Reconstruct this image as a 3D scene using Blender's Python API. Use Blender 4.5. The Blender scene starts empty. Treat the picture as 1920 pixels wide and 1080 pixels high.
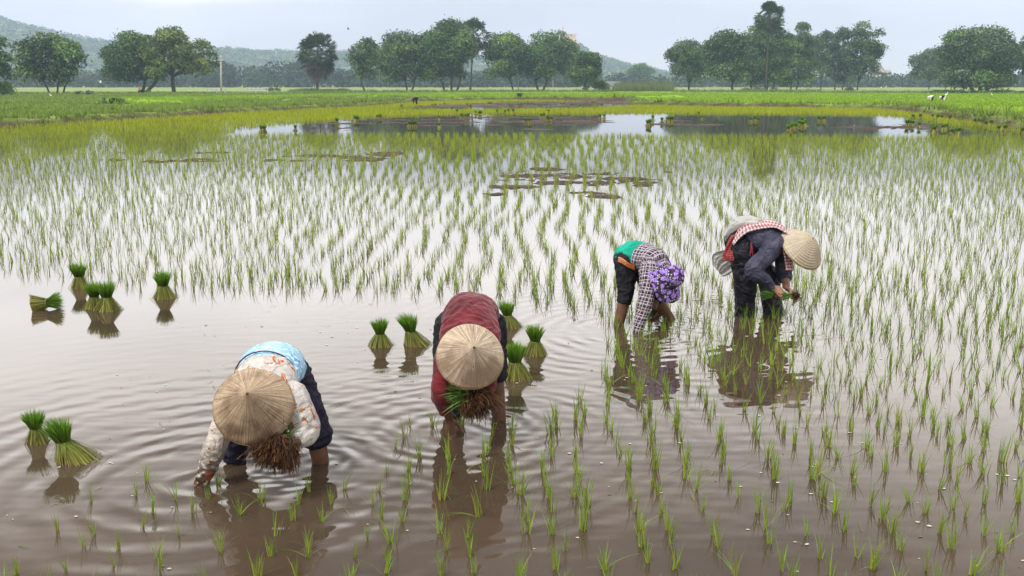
import bpy, bmesh, math, random
import numpy as np
from mathutils import Vector, Matrix
R = math.radians
rng = np.random.default_rng(7)
random.seed(7)
SC = bpy.context.scene
COL = SC.collection

# ------------------------------------------------------------------ camera
FPX = 1867.0                       # focal length in pixels of the 1920 wide frame
CAMH = 2.2
PITCH = math.atan(382 / FPX)       # horizon at row 158 of 1080
cam_d = bpy.data.cameras.new('camera')
cam_d.sensor_width = 36.0
cam_d.lens = FPX / 1920 * 36
cam_d.clip_start = 0.05
cam_d.clip_end = 9000
cam = bpy.data.objects.new('camera', cam_d)
cam.location = (0, 0, CAMH)
cam.rotation_euler = (math.pi / 2 - PITCH, 0, 0)
COL.objects.link(cam)
SC.camera = cam

# ------------------------------------------------------------------ exposure
SC.view_settings.view_transform = 'Standard'
SC.view_settings.look = 'None'
SC.view_settings.exposure = 0.10
SC.view_settings.gamma = 1.0
SC.cycles.use_denoising = True
SC.cycles.use_adaptive_sampling = False
SC.cycles.max_bounces = 8
SC.cycles.transparent_max_bounces = 8
SC.cycles.volume_bounces = 1
SC.cycles.caustics_reflective = False
SC.cycles.caustics_refractive = False

# ------------------------------------------------------------------ sky and sun
SUN_EL, SUN_AZ = R(58), R(-135)     # azimuth from +Y towards +X
w = bpy.data.worlds.new('World')
SC.world = w
w.use_nodes = True
nt = w.node_tree
nt.nodes.clear()
def N(nt, t, **kw):
    n = nt.nodes.new(t)
    for k, v in kw.items():
        setattr(n, k, v)
    return n
out = N(nt, 'ShaderNodeOutputWorld')
bg = N(nt, 'ShaderNodeBackground')
bg.inputs['Strength'].default_value = 0.1
sky = N(nt, 'ShaderNodeTexSky')
sky.sky_type = 'NISHITA'
sky.sun_disc = False
sky.sun_elevation = SUN_EL
sky.sun_rotation = SUN_AZ
geo = N(nt, 'ShaderNodeTexCoord')
sep = N(nt, 'ShaderNodeSeparateXYZ')
nt.links.new(geo.outputs['Generated'], sep.inputs[0])
# overcast cloud deck: brightness by height above the horizon, broken by noise
mp = N(nt, 'ShaderNodeMapping')
mp.inputs['Scale'].default_value = (1.0, 1.0, 3.2)
nt.links.new(geo.outputs['Generated'], mp.inputs[0])
no = N(nt, 'ShaderNodeTexNoise')
no.inputs['Scale'].default_value = 2.6
no.inputs['Detail'].default_value = 5
no.inputs['Roughness'].default_value = 0.5
nt.links.new(mp.outputs[0], no.inputs['Vector'])
wob = N(nt, 'ShaderNodeMath', operation='MULTIPLY_ADD')
nt.links.new(no.outputs[0], wob.inputs[0])
wob.inputs[1].default_value = 0.05
wob.inputs[2].default_value = -0.025
wz = N(nt, 'ShaderNodeMath', operation='ADD')
nt.links.new(sep.outputs['Z'], wz.inputs[0])
nt.links.new(wob.outputs[0], wz.inputs[1])
ramp = N(nt, 'ShaderNodeValToRGB')
cr = ramp.color_ramp
SKYR = [(0.0, (1.0, .94, .98)), (0.045, (.90, .87, .96)), (0.08, (.95, .92, .99)), (0.105, (2.2, 2.14, 2.12)), (0.2, (2.9, 2.8, 2.74)), (0.27, (2.9, 2.76, 2.64)),
        (0.35, (1.7, 1.58, 1.5)), (0.44, (.62, .58, .57)), (0.6, (.9, .85, .82)), (1.0, (1.4, 1.4, 1.42))]
while len(cr.elements) < len(SKYR):
    cr.elements.new(0.5)
for e, (p, c) in zip(cr.elements, SKYR):
    e.position = p
    e.color = (*[x / 4 for x in c], 1)
nt.links.new(wz.outputs[0], ramp.inputs[0])
sc2 = N(nt, 'ShaderNodeVectorMath', operation='SCALE')
nt.links.new(ramp.outputs[0], sc2.inputs[0])
br = N(nt, 'ShaderNodeMath', operation='MULTIPLY_ADD')
nt.links.new(no.outputs[0], br.inputs[0])
br.inputs[1].default_value = 26.0
br.inputs[2].default_value = 27.0
nt.links.new(br.outputs[0], sc2.inputs['Scale'])
mx = N(nt, 'ShaderNodeMix', data_type='RGBA')
mx.inputs['Factor'].default_value = 0.93
nt.links.new(sky.outputs[0], mx.inputs['A'])
nt.links.new(sc2.outputs[0], mx.inputs['B'])
nt.links.new(mx.outputs['Result'], bg.inputs['Color'])
nt.links.new(bg.outputs[0], out.inputs[0])

sun_d = bpy.data.lights.new('sun', 'SUN')
sun_d.energy = 2.9
sun_d.angle = R(14)
sun_d.color = (1.0, .955, .89)
sun = bpy.data.objects.new('sun', sun_d)
sd = Vector((math.sin(SUN_AZ) * math.cos(SUN_EL), math.cos(SUN_AZ) * math.cos(SUN_EL), math.sin(SUN_EL)))
sun.rotation_euler = sd.to_track_quat('Z', 'Y').to_euler()
COL.objects.link(sun)

# ------------------------------------------------------------------ helpers
def ray(u, v):
    cx, cy = (u - 960) / FPX, -(v - 540) / FPX
    return Vector((cx, math.cos(PITCH) + cy * math.sin(PITCH), -math.sin(PITCH) + cy * math.cos(PITCH)))
def P(u, v, Y):
    """point of the place seen at pixel (u, v) at distance Y"""
    d = ray(u, v)
    return Vector((0, 0, CAMH)) + d * (Y / d.y)
def G(u, v, z=0.0):
    d = ray(u, v)
    return Vector((0, 0, CAMH)) + d * ((z - CAMH) / d.z)
def tag(o, label=None, cat=None, group=None, kind=None):
    if label: o['label'] = label
    if cat: o['category'] = cat
    if group: o['group'] = group
    if kind: o['kind'] = kind
    return o
def empty(name, loc, label=None, cat=None, group=None):
    o = bpy.data.objects.new(name, None)
    o.location = loc
    o.empty_display_size = 0.2
    COL.objects.link(o)
    return tag(o, label, cat, group)
def link(name, me, mat=None, parent=None, world=True):
    """one mesh object; vertices are given in world space when a parent is set"""
    o = bpy.data.objects.new(name, me)
    if mat is not None:
        me.materials.append(mat)
    COL.objects.link(o)
    if parent is not None:
        o.parent = parent
        if world:
            o.location = -Vector(parent.location)
    return o
def mesh_np(name, v, f, cols=None, smooth=False, uv=None):
    v = np.asarray(v, dtype=np.float32).reshape(-1, 3)
    f = np.asarray(f, dtype=np.int32)
    k = f.shape[1]
    me = bpy.data.meshes.new(name)
    me.vertices.add(len(v))
    me.vertices.foreach_set('co', v.ravel())
    me.loops.add(f.size)
    me.loops.foreach_set('vertex_index', f.ravel())
    me.polygons.add(len(f))
    me.polygons.foreach_set('loop_start', np.arange(0, f.size, k, dtype=np.int32))
    me.polygons.foreach_set('loop_total', np.full(len(f), k, dtype=np.int32))
    if smooth:
        me.polygons.foreach_set('use_smooth', np.ones(len(f), dtype=bool))
    me.update(calc_edges=True)
    if cols is not None:
        a = me.color_attributes.new('Col', 'FLOAT_COLOR', 'POINT')
        c = np.ones((len(v), 4), dtype=np.float32)
        c[:, :3] = cols
        a.data.foreach_set('color', c.ravel())
    if uv is not None:
        a = me.attributes.new('cuv', 'FLOAT_VECTOR', 'POINT')
        a.data.foreach_set('vector', np.asarray(uv, dtype=np.float32).ravel())
    return me
class MB:
    def __init__(s): s.v, s.f, s.c = [], [], []
    def add(s, v, f, col=(1, 1, 1)):
        n = len(s.v)
        s.v += [tuple(p) for p in v]
        s.f += [tuple(n + i for i in q) for q in f]
        s.c += [col] * len(v)
    def box(s, c, d, rz=0, col=(1, 1, 1)):
        x, y, z = d[0] / 2, d[1] / 2, d[2] / 2
        m = Matrix.Rotation(rz, 3, 'Z')
        v = [Vector(c) + m @ Vector((a * x, b * y, e * z)) for e in (-1, 1) for a, b in ((-1, -1), (1, -1), (1, 1), (-1, 1))]
        s.add(v, [(3, 2, 1, 0), (4, 5, 6, 7), (0, 1, 5, 4), (1, 2, 6, 5), (2, 3, 7, 6), (3, 0, 4, 7)], col)
    def tube(s, pts, rad, n=6, col=(1, 1, 1)):
        pts = [Vector(p) for p in pts]
        if not hasattr(rad, '__len__'): rad = [rad] * len(pts)
        vs, fs = [], []
        side = None
        for i, p in enumerate(pts):
            t = (pts[min(i + 1, len(pts) - 1)] - pts[max(i - 1, 0)]).normalized()
            if side is None:
                side = t.orthogonal().normalized()
            side = (side - t * side.dot(t)).normalized()
            b = t.cross(side)
            for j in range(n):
                a = 2 * math.pi * j / n
                vs.append(p + (side * math.cos(a) + b * math.sin(a)) * rad[i])
        for i in range(len(pts) - 1):
            for j in range(n):
                k = (j + 1) % n
                fs.append((i * n + j, i * n + k, (i + 1) * n + k, (i + 1) * n + j))
        fs.append(tuple(range(n - 1, -1, -1)))
        fs.append(tuple((len(pts) - 1) * n + j for j in range(n)))
        s.add(vs, fs, col)
    def lathe(s, prof, n=16, c=(0, 0, 0), col=(1, 1, 1)):
        vs, fs = [], []
        for r, z in prof:
            for j in range(n):
                a = 2 * math.pi * j / n
                vs.append((c[0] + r * math.cos(a), c[1] + r * math.sin(a), c[2] + z))
        for i in range(len(prof) - 1):
            for j in range(n):
                k = (j + 1) % n
                fs.append((i * n + j, i * n + k, (i + 1) * n + k, (i + 1) * n + j))
        fs.append(tuple(range(n - 1, -1, -1)))
        fs.append(tuple((len(prof) - 1) * n + j for j in range(n)))
        s.add(vs, fs, col)
    def build(s, name, mat, parent=None, smooth=False, world=True):
        me = bpy.data.meshes.new(name)
        me.from_pydata(s.v, [], s.f)
        a = me.color_attributes.new('Col', 'FLOAT_COLOR', 'POINT')
        a.data.foreach_set('color', np.array([(*c, 1) for c in s.c], dtype=np.float32).ravel())
        if smooth:
            me.polygons.foreach_set('use_smooth', np.ones(len(me.polygons), dtype=bool))
        return link(name, me, mat, parent, world)

# numpy value noise ------------------------------------------------
_tab = rng.random((64, 64, 64)).astype(np.float32)
def vnoise(p):
    p = np.asarray(p, dtype=np.float64)
    i = np.floor(p).astype(int)
    f = p - i
    f = f * f * (3 - 2 * f)
    i = i & 63
    j = (i + 1) & 63
    def g(a, b, c): return _tab[a, b, c]
    x0, y0, z0 = i[:, 0], i[:, 1], i[:, 2]
    x1, y1, z1 = j[:, 0], j[:, 1], j[:, 2]
    fx, fy, fz = f[:, 0], f[:, 1], f[:, 2]
    a = g(x0, y0, z0) * (1 - fx) + g(x1, y0, z0) * fx
    b = g(x0, y1, z0) * (1 - fx) + g(x1, y1, z0) * fx
    c = g(x0, y0, z1) * (1 - fx) + g(x1, y0, z1) * fx
    d = g(x0, y1, z1) * (1 - fx) + g(x1, y1, z1) * fx
    return (a * (1 - fy) + b * fy) * (1 - fz) + (c * (1 - fy) + d * fy) * fz
def fbm(p, o=3):
    p = np.asarray(p, dtype=np.float64)
    r, a, t = 0, 1.0, 0
    for k in range(o):
        r = r + a * vnoise(p * 2 ** k + 13.7 * k)
        t += a
        a *= .5
    return r / t
def n2(x, y, s, seed=0, o=3):
    return fbm(np.stack([x / s, y / s, np.full_like(x, seed * 3.17)], 1), o)

def ribbons(base, az, lean, h, w, segs, cbase, ctip, droop=0.35, wob=0.0, face=None):
    """grass blades: vectorised tapered ribbons"""
    n = len(base)
    rows = segs + 1
    t = np.linspace(0, 1, rows)[None, :]
    d = np.stack([np.cos(az), np.sin(az)], 1)
    fa = (rng.random(n) * 2 * np.pi) if face is None else face
    wd = np.stack([np.cos(fa), np.sin(fa), np.zeros(n)], 1)
    out_ = lean[:, None] * h[:, None] * (t * .55 + t ** 2 * .45)
    z = h[:, None] * (t - droop * lean[:, None] * t ** 3 * .6)
    c = np.zeros((n, rows, 3))
    wx = wob * h[:, None] * np.sin(t * 5 + fa[:, None] * 3) * t
    c[:, :, 0] = base[:, 0:1] + d[:, 0:1] * out_ + wx
    c[:, :, 1] = base[:, 1:2] + d[:, 1:2] * out_
    c[:, :, 2] = base[:, 2:3] + z
    ww = (w[:, None] * (1 - t ** 1.7 * .9) / 2)
    L = c - wd[:, None, :] * ww[:, :, None]
    Rr = c + wd[:, None, :] * ww[:, :, None]
    v = np.stack([L, Rr], 2).reshape(-1, 3)
    b0 = (np.arange(n) * rows * 2)[:, None]
    k = np.arange(segs)[None, :] * 2
    f = np.stack([b0 + k, b0 + k + 1, b0 + k + 3, b0 + k + 2], 2).reshape(-1, 4)
    col = cbase[:, None, :] * (1 - t[:, :, None]) + ctip[:, None, :] * t[:, :, None]
    col = np.repeat(col[:, :, None, :], 2, 2).reshape(-1, 3)
    return v, f, col
def cat_parts(parts):
    vs, fs, cs = [], [], []
    n = 0
    for v, f, c in parts:
        vs.append(v); fs.append(f + n); cs.append(c)
        n += len(v)
    return np.concatenate(vs), np.concatenate(fs), np.concatenate(cs)

# ------------------------------------------------------------------ materials
def mat(name, color=None, rough=.8, spec=.3, attr=False, bump=None, noise=None, sheen=0, trans=0, **kw):
    m = bpy.data.materials.new(name)
    m.use_nodes = True
    t = m.node_tree
    b = t.nodes['Principled BSDF']
    b.inputs['Roughness'].default_value = rough
    b.inputs['Specular IOR Level'].default_value = spec
    if sheen: 
        b.inputs['Sheen Weight'].default_value = sheen
        b.inputs['Sheen Roughness'].default_value = .4
    src = None
    if attr:
        a = N(t, 'ShaderNodeAttribute'); a.attribute_name = 'Col'
        src = a.outputs['Color']
    tc = N(t, 'ShaderNodeTexCoord')
    if noise:                    # (scale, lo, hi) multiplies the colour
        nz = N(t, 'ShaderNodeTexNoise'); nz.inputs['Scale'].default_value = noise[0]; nz.inputs['Detail'].default_value = 4
        t.links.new(tc.outputs['Object'], nz.inputs['Vector'])
        mr = N(t, 'ShaderNodeMapRange'); mr.inputs['From Min'].default_value = .3; mr.inputs['From Max'].default_value = .7
        mr.inputs['To Min'].default_value = noise[1]; mr.inputs['To Max'].default_value = noise[2]
        t.links.new(nz.outputs[0], mr.inputs['Value'])
        vm = N(t, 'ShaderNodeVectorMath', operation='SCALE')
        if src is not None: t.links.new(src, vm.inputs[0])
        else: vm.inputs[0].default_value = color
        t.links.new(mr.outputs[0], vm.inputs['Scale'])
        src = vm.outputs[0]
    if src is not None: t.links.new(src, b.inputs['Base Color'])
    else: b.inputs['Base Color'].default_value = (*color, 1)
    if bump:                     # (scale, distance)
        nz = N(t, 'ShaderNodeTexNoise'); nz.inputs['Scale'].default_value = bump[0]; nz.inputs['Detail'].default_value = 5
        t.links.new(tc.outputs['Object'], nz.inputs['Vector'])
        bn = N(t, 'ShaderNodeBump'); bn.inputs['Distance'].default_value = bump[1]
        t.links.new(nz.outputs[0], bn.inputs['Height'])
        t.links.new(bn.outputs[0], b.inputs['Normal'])
    if trans:
        tr = N(t, 'ShaderNodeBsdfTranslucent')
        if src is not None: t.links.new(src, tr.inputs[0])
        else: tr.inputs[0].default_value = (*color, 1)
        ms = N(t, 'ShaderNodeMixShader'); ms.inputs[0].default_value = trans
        o = t.nodes['Material Output']
        t.links.new(b.outputs[0], ms.inputs[1]); t.links.new(tr.outputs[0], ms.inputs[2])
        t.links.new(ms.outputs[0], o.inputs[0])
    return m
M = {}
M['blade'] = mat('rice_blade', attr=True, rough=.5, spec=.3, trans=.35)
M['leaf'] = mat('tree_leaf', attr=True, rough=.6, spec=.25, trans=.25)
M['bark'] = mat('bark', (.075, .06, .05), .9, noise=(2.0, .6, 1.5), bump=(6, .05))
M['ground'] = mat('ground', attr=True, rough=.95, spec=.1, noise=(.9, .7, 1.25), bump=(3, .12))
M['mud'] = mat('mud', (.060, .040, .032), .6, .25, noise=(5, .6, 1.4), bump=(9, .03))
M['concrete'] = mat('concrete', (.42, .41, .40), .85, noise=(3, .8, 1.15))
M['white'] = mat('white_paint', (.52, .52, .52), .7, noise=(4, .85, 1.05))
M['straw'] = mat('straw_tie', (.22, .14, .06), .9, noise=(40, .6, 1.4))
M['core'] = mat('bundle_core', attr=True, rough=.9, noise=(60, .5, 1.3))

# ------------------------------------------------------------------ the paddy outline (world x, y)
def poly_uv(pts, z=0.0):
    return np.array([tuple(G(u, v, z))[:2] for u, v in pts])
RIM = [(-900, 330), (-500, 285), (-200, 254), (0, 240), (70, 234), (200, 227), (330, 219), (450, 211), (560, 206), (700, 199), (740, 195),
       (790, 191), (900, 188.5), (1000, 188), (1170, 190), (1185, 197), (1290, 199.5), (1400, 201.5), (1520, 202.5), (1650, 204), (1700, 209),
       (1760, 217), (1800, 224), (1860, 233), (1920, 242), (2100, 270), (2500, 330), (2900, 420)]
RIMP = poly_uv(RIM)
PAD = np.concatenate([np.array([[-16, -6.0]]), np.array([[-30, 4.0]]), RIMP, np.array([[30, 4.0]]), np.array([[16, -6.0]])])
def inside(poly, x, y):
    r = np.zeros(x.shape, dtype=bool)
    n = len(poly)
    for i in range(n):
        x0, y0 = poly[i]; x1, y1 = poly[(i + 1) % n]
        c = ((y0 > y) != (y1 > y)) & (x < (x1 - x0) * (y - y0) / (y1 - y0 + 1e-12) + x0)
        r ^= c
    return r
def polydist(pl, x, y, closed=True):
    best = np.full(x.shape, 1e9)
    n = len(pl)
    for i in range(n if closed else n - 1):
        ax, ay = pl[i]; bx, by = pl[(i + 1) % n]
        dx, dy = bx - ax, by - ay
        t = np.clip(((x - ax) * dx + (y - ay) * dy) / (dx * dx + dy * dy + 1e-9), 0, 1)
        best = np.minimum(best, np.hypot(x - ax - t * dx, y - ay - t * dy))
    return best
def proj(x, y, z=0.0):
    """pixel of a ground point (layout only: which field of the map a point belongs to)"""
    dz = z - CAMH
    zc = y * math.cos(PITCH) - dz * math.sin(PITCH)
    yc = y * math.sin(PITCH) + dz * math.cos(PITCH)
    zc = np.maximum(zc, .01)
    return 960 + FPX * x / zc, 540 - FPX * yc / zc

BUND2 = [poly_uv([(1715, 207.5), (1800, 208), (1860, 205), (1930, 209), (2100, 210)], .15),      # small dyke across the right field
         poly_uv([(540, 190), (620, 187), (700, 183), (760, 186), (800, 186.5)], .15),
         poly_uv([(1185, 185), (1240, 183), (1270, 182)], .15),
         poly_uv([(200, 193), (240, 191), (330, 193)], .15)]
GREEN = poly_uv([(250, 200), (250, 184), (480, 180), (640, 177), (800, 174), (1000, 172.5), (1400, 173), (1500, 175), (1920, 177), (2300, 180),
                 (2300, 260), (1920, 236), (1760, 213), (1640, 200), (1185, 194), (1170, 186), (780, 186), (640, 182), (420, 190)], .1)

# ground: one sheet to the horizon, polar grid, finer where the dykes are
radii = np.concatenate([np.linspace(.0, 40, 41), np.linspace(41, 48, 15), np.linspace(48.3, 150, 330), np.geomspace(152, 420, 120), np.geomspace(430, 7000, 50)])
angs = np.concatenate([np.linspace(-180, -62, 40), np.linspace(-60, -34, 40), np.linspace(-33.6, 33.6, 340), np.linspace(34, 60, 40), np.linspace(62, 180, 40)])
aa, rr = np.meshgrid(np.radians(angs), radii)
gx, gy = (np.sin(aa) * rr).ravel(), (np.cos(aa) * rr).ravel()
ins = inside(PAD, gx, gy)
dr = polydist(PAD, gx, gy)
sdist = np.where(ins, -dr, dr)
def sstep(a, b, x):
    t = np.clip((x - a) / (b - a), 0, 1)
    return t * t * (3 - 2 * t)
nA = n2(gx, gy, 3.0, 1); nB = n2(gx, gy, .9, 2); nC = n2(gx, gy, 14.0, 3)
gz = -.32 + sstep(-.9, .5, sdist + (nB - .5) * .9) * (.50)
gz += .22 * np.exp(-((sdist - .9) / .8) ** 2) * (.4 + 1.2 * nA)
gz += np.where(sdist > 1, (nA - .5) * .10 + (nC - .5) * .08, 0)
for b in BUND2:
    dd = polydist(b, gx, gy, False)
    gz += .30 * np.exp(-(dd / 1.0) ** 2) * (.4 + nA)
# bank the photographer stands on, behind the frame
gz = np.where((gy < 1.6) & ins, np.maximum(gz, -.32 + .9 * sstep(1.6, -.5, gy)), gz)
# colours: grass, bright seed beds, bare mud
wobx = (n2(gx, gy, 7, 11) - .5) * 9
green_in = inside(GREEN, gx + wobx * 2, gy + wobx)
uu, vv = proj(gx, gy)
grass = np.array([.17, .25, .045]); bed = np.array([.19, .32, .018]); mudc = np.array([.085, .060, .042]); dry = np.array([.20, .21, .07]); far = np.array([.23, .29, .10])
c = grass[None] * (.75 + .5 * nC[:, None]) * (1 - .35 * (nA[:, None] > .58))
mixd = sstep(.5, .75, n2(gx, gy, 9, 5))[:, None]
c = c * (1 - .5 * mixd) + dry * .5 * mixd
bd = bed[None] * (.85 + .3 * nC[:, None])
k = (green_in & (sdist > 1.5))[:, None]
c = np.where(k, bd, c)
c = np.where((gy > 300)[:, None], far[None] * (.8 + .4 * nC[:, None]), c)
m_ = (1 - sstep(-.1, .75, sdist + (nB - .5) * 1.6))[:, None]
c = c * (1 - m_) + mudc[None] * (.7 + .6 * nB[:, None]) * m_
mudzone = ((uu > 960) & (uu < 1190) & (vv < 191) & (vv > 183) & (gy > 60))
c = np.where(mudzone[:, None], mudc[None] * (.9 + .5 * nB[:, None]), c)
nr, na = rr.shape
i = (np.arange(nr - 1)[:, None] * na + np.arange(na - 1)[None, :]).ravel()
f = np.stack([i, i + 1, i + na + 1, i + na], 1)[:, ::-1]
me = mesh_np('ground', np.stack([gx, gy, gz], 1), f, c, smooth=True)
tag(link('ground', me, M['ground']), kind='structure')
def gheight(x, y):
    x = np.atleast_1d(np.asarray(x, float)); y = np.atleast_1d(np.asarray(y, float))
    i_ = inside(PAD, x, y); d_ = polydist(PAD, x, y); s_ = np.where(i_, -d_, d_)
    a_ = n2(x, y, 3.0, 1); b_ = n2(x, y, .9, 2); c_ = n2(x, y, 14.0, 3)
    z = -.32 + sstep(-.9, .5, s_ + (b_ - .5) * .9) * .50 + .22 * np.exp(-((s_ - .9) / .8) ** 2) * (.4 + 1.2 * a_)
    z = z + np.where(s_ > 1, (a_ - .5) * .10 + (c_ - .5) * .08, 0)
    for b in BUND2:
        z = z + .30 * np.exp(-(polydist(b, x, y, False) / 1.0) ** 2) * (.4 + a_)
    return z, s_

# ------------------------------------------------------------------ water
m = bpy.data.materials.new('paddy_water'); m.use_nodes = True
t = m.node_tree; b = t.nodes['Principled BSDF']
b.inputs['Roughness'].default_value = .035
b.inputs['IOR'].default_value = 1.45
tc = N(t, 'ShaderNodeTexCoord')
ob = tc.outputs['Object']
nz = N(t, 'ShaderNodeTexNoise'); nz.inputs['Scale'].default_value = .55; nz.inputs['Detail'].default_value = 5
t.links.new(ob, nz.inputs['Vector'])
cr = N(t, 'ShaderNodeValToRGB')
cr.color_ramp.elements[0].color = (.050, .034, .022, 1); cr.color_ramp.elements[0].position = .35
cr.color_ramp.elements[1].color = (.080, .056, .038, 1); cr.color_ramp.elements[1].position = .65
t.links.new(nz.outputs[0], cr.inputs[0]); t.links.new(cr.outputs[0], b.inputs['Base Color'])
def ring(cx, cy, lam, amp, fall, r0=0.0):
    sb = N(t, 'ShaderNodeVectorMath', operation='DISTANCE')
    # break the perfect circle a little
    wn = N(t, 'ShaderNodeTexNoise'); wn.inputs['Scale'].default_value = 2.2; wn.inputs['Detail'].default_value = 2
    t.links.new(ob, wn.inputs['Vector'])
    t.links.new(ob, sb.inputs[0]); sb.inputs[1].default_value = (cx, cy, 0)
    ad = N(t, 'ShaderNodeMath', operation='MULTIPLY_ADD'); t.links.new(wn.outputs[0], ad.inputs[0]); ad.inputs[1].default_value = .14
    t.links.new(sb.outputs['Value'], ad.inputs[2])
    ml = N(t, 'ShaderNodeMath', operation='MULTIPLY'); t.links.new(ad.outputs[0], ml.inputs[0]); ml.inputs[1].default_value = 2 * math.pi / lam
    si = N(t, 'ShaderNodeMath', operation='SINE'); t.links.new(ml.outputs[0], si.inputs[0])
    fa = N(t, 'ShaderNodeMath', operation='MULTIPLY'); t.links.new(sb.outputs['Value'], fa.inputs[0]); fa.inputs[1].default_value = -1 / fall
    ex = N(t, 'ShaderNodeMath', operation='EXPONENT'); t.links.new(fa.outputs[0], ex.inputs[0])
    a2 = N(t, 'ShaderNodeMath', operation='MULTIPLY'); t.links.new(si.outputs[0], a2.inputs[0]); t.links.new(ex.outputs[0], a2.inputs[1])
    a3 = N(t, 'ShaderNodeMath', operation='MULTIPLY'); t.links.new(a2.outputs[0], a3.inputs[0]); a3.inputs[1].default_value = amp
    q = N(t, 'ShaderNodeTexNoise'); q.inputs['Scale'].default_value = 1.7; q.inputs['Detail'].default_value = 1; t.links.new(ob, q.inputs['Vector'])
    mr = N(t, 'ShaderNodeMapRange'); mr.inputs['From Min'].default_value = .36; mr.inputs['From Max'].default_value = .62; mr.inputs['To Min'].default_value = .15; mr.inputs['To Max'].default_value = 1.5
    t.links.new(q.outputs[0], mr.inputs['Value'])
    a4 = N(t, 'ShaderNodeMath', operation='MULTIPLY'); t.links.new(a3.outputs[0], a4.inputs[0]); t.links.new(mr.outputs[0], a4.inputs[1])
    return a4.outputs[0]
def gg(u, v): p = G(u, v); return p.x, p.y
hs = [ring(*gg(378, 905), .22, .0034, 1.0), ring(*gg(600, 868), .12, .0011, .5), ring(*gg(440, 868), .11, .0012, .4), ring(*gg(520, 872), .08, .0010, .3),
      ring(*gg(845, 812), .15, .0018, .8), ring(*gg(938, 788), .11, .0010, .45),
      ring(*gg(1196, 622), .17, .0024, .9), ring(*gg(1256, 600), .14, .0011, .6),
      ring(*gg(1395, 590), .18, .0020, .9), ring(*gg(1455, 590), .14, .0010, .7)]
def noise_h(scale, amp, sx=1.0, sy=1.0, det=2):
    mpn = N(t, 'ShaderNodeMapping'); mpn.inputs['Scale'].default_value = (sx, sy, 1)
    t.links.new(ob, mpn.inputs[0])
    q = N(t, 'ShaderNodeTexNoise'); q.inputs['Scale'].default_value = scale; q.inputs['Detail'].default_value = det
    t.links.new(mpn.outputs[0], q.inputs['Vector'])
    a = N(t, 'ShaderNodeMath', operation='MULTIPLY'); t.links.new(q.outputs[0], a.inputs[0]); a.inputs[1].default_value = amp
    return a.outputs[0]
hs.append(noise_h(1.2, .0010, .6, 1.0, 1))
# small choppy waves, only in the worked water near the people
cp = N(t, 'ShaderNodeVectorMath', operation='DISTANCE'); t.links.new(ob, cp.inputs[0]); cp.inputs[1].default_value = (-.7, 6.0, 0)
cm = N(t, 'ShaderNodeMapRange'); t.links.new(cp.outputs['Value'], cm.inputs['Value'])
cm.inputs['From Min'].default_value = .6; cm.inputs['From Max'].default_value = 4.0; cm.inputs['To Min'].default_value = 1.0; cm.inputs['To Max'].default_value = .03
ch = noise_h(6.0, .0050, .45, 1.0, 1)
cx_ = N(t, 'ShaderNodeMath', operation='MULTIPLY'); t.links.new(ch, cx_.inputs[0]); t.links.new(cm.outputs[0], cx_.inputs[1])
hs.append(cx_.outputs[0])
acc = hs[0]
for h in hs[1:]:
    q = N(t, 'ShaderNodeMath', operation='ADD'); t.links.new(acc, q.inputs[0]); t.links.new(h, q.inputs[1]); acc = q.outputs[0]
bn = N(t, 'ShaderNodeBump'); bn.inputs['Strength'].default_value = 1; bn.inputs['Distance'].default_value = 1
t.links.new(acc, bn.inputs['Height']); t.links.new(bn.outputs[0], b.inputs['Normal'])
M['water'] = m
wv = np.array([[-260, -12, 0], [260, -12, 0], [260, 148, 0], [-260, 148, 0]])
tag(link('water', mesh_np('water', wv, [[0, 1, 2, 3]]), m), kind='structure')

# ------------------------------------------------------------------ mud shoals: low clods breaking the surface
def clods(poly, n, rx, ry, h, seed, sx, sy, thr):
    """clods (x, y, half width, half depth, height) where a patchy noise allows, inside a polygon"""
    pl = poly_uv(poly); r_ = np.random.default_rng(seed)
    x = r_.uniform(pl[:, 0].min(), pl[:, 0].max(), n * 8); y = r_.uniform(pl[:, 1].min(), pl[:, 1].max(), n * 8)
    q = fbm(np.stack([(x + .3 * y) / sx, (y - .15 * x) / sy, np.full_like(x, seed)], 1), 3)
    k = inside(pl, x, y) & (q > thr)
    x, y, q = x[k][:n], y[k][:n], q[k][:n]
    g = np.clip((q - thr) / .12, .25, 1)
    a = r_.uniform(rx[0], rx[1], len(x)) * g; b_ = r_.uniform(ry[0], ry[1], len(x)) * g
    return np.stack([x, y, a, b_, h * r_.uniform(.3, 1.2, len(x)) * g], 1)
CL = np.concatenate([
    clods([(915, 368), (950, 312), (1210, 300), (1270, 330), (1150, 370)], 620, (.04, .30), (.03, .14), .035, 5, 1.1, .75, .59),
    clods([(500, 302), (560, 283), (760, 285), (700, 302)], 260, (.05, .35), (.04, .16), .035, 6, 1.6, .9, .56),
    clods([(160, 312), (200, 285), (420, 285), (400, 308)], 70, (.05, .30), (.04, .14), .03, 7, 1.6, .9, .58),
    clods([(575, 246), (600, 226), (800, 218), (1130, 216), (1125, 247)], 300, (.15, 1.1), (.08, .30), .05, 8, 6.0, 1.0, .60),
    clods([(1230, 236), (1260, 226), (1380, 230), (1300, 238)], 90, (.1, .8), (.08, .25), .05, 9, 4, 1.2, .54),
    clods([(1560, 240), (1590, 230), (1760, 231), (1760, 247)], 130, (.1, .9), (.08, .25), .05, 10, 4, 1.0, .55),
    clods([(700, 205), (850, 193), (1180, 190), (1180, 203), (900, 206)], 400, (.3, 2.0), (.15, .6), .06, 12, 8, 3.0, .52)])
nk = 9
an = np.linspace(0, 2 * np.pi, nk, endpoint=False)
jt = rng.uniform(.65, 1.25, (len(CL), nk))
tw = rng.uniform(-.25, .25, len(CL))[:, None]
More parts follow.
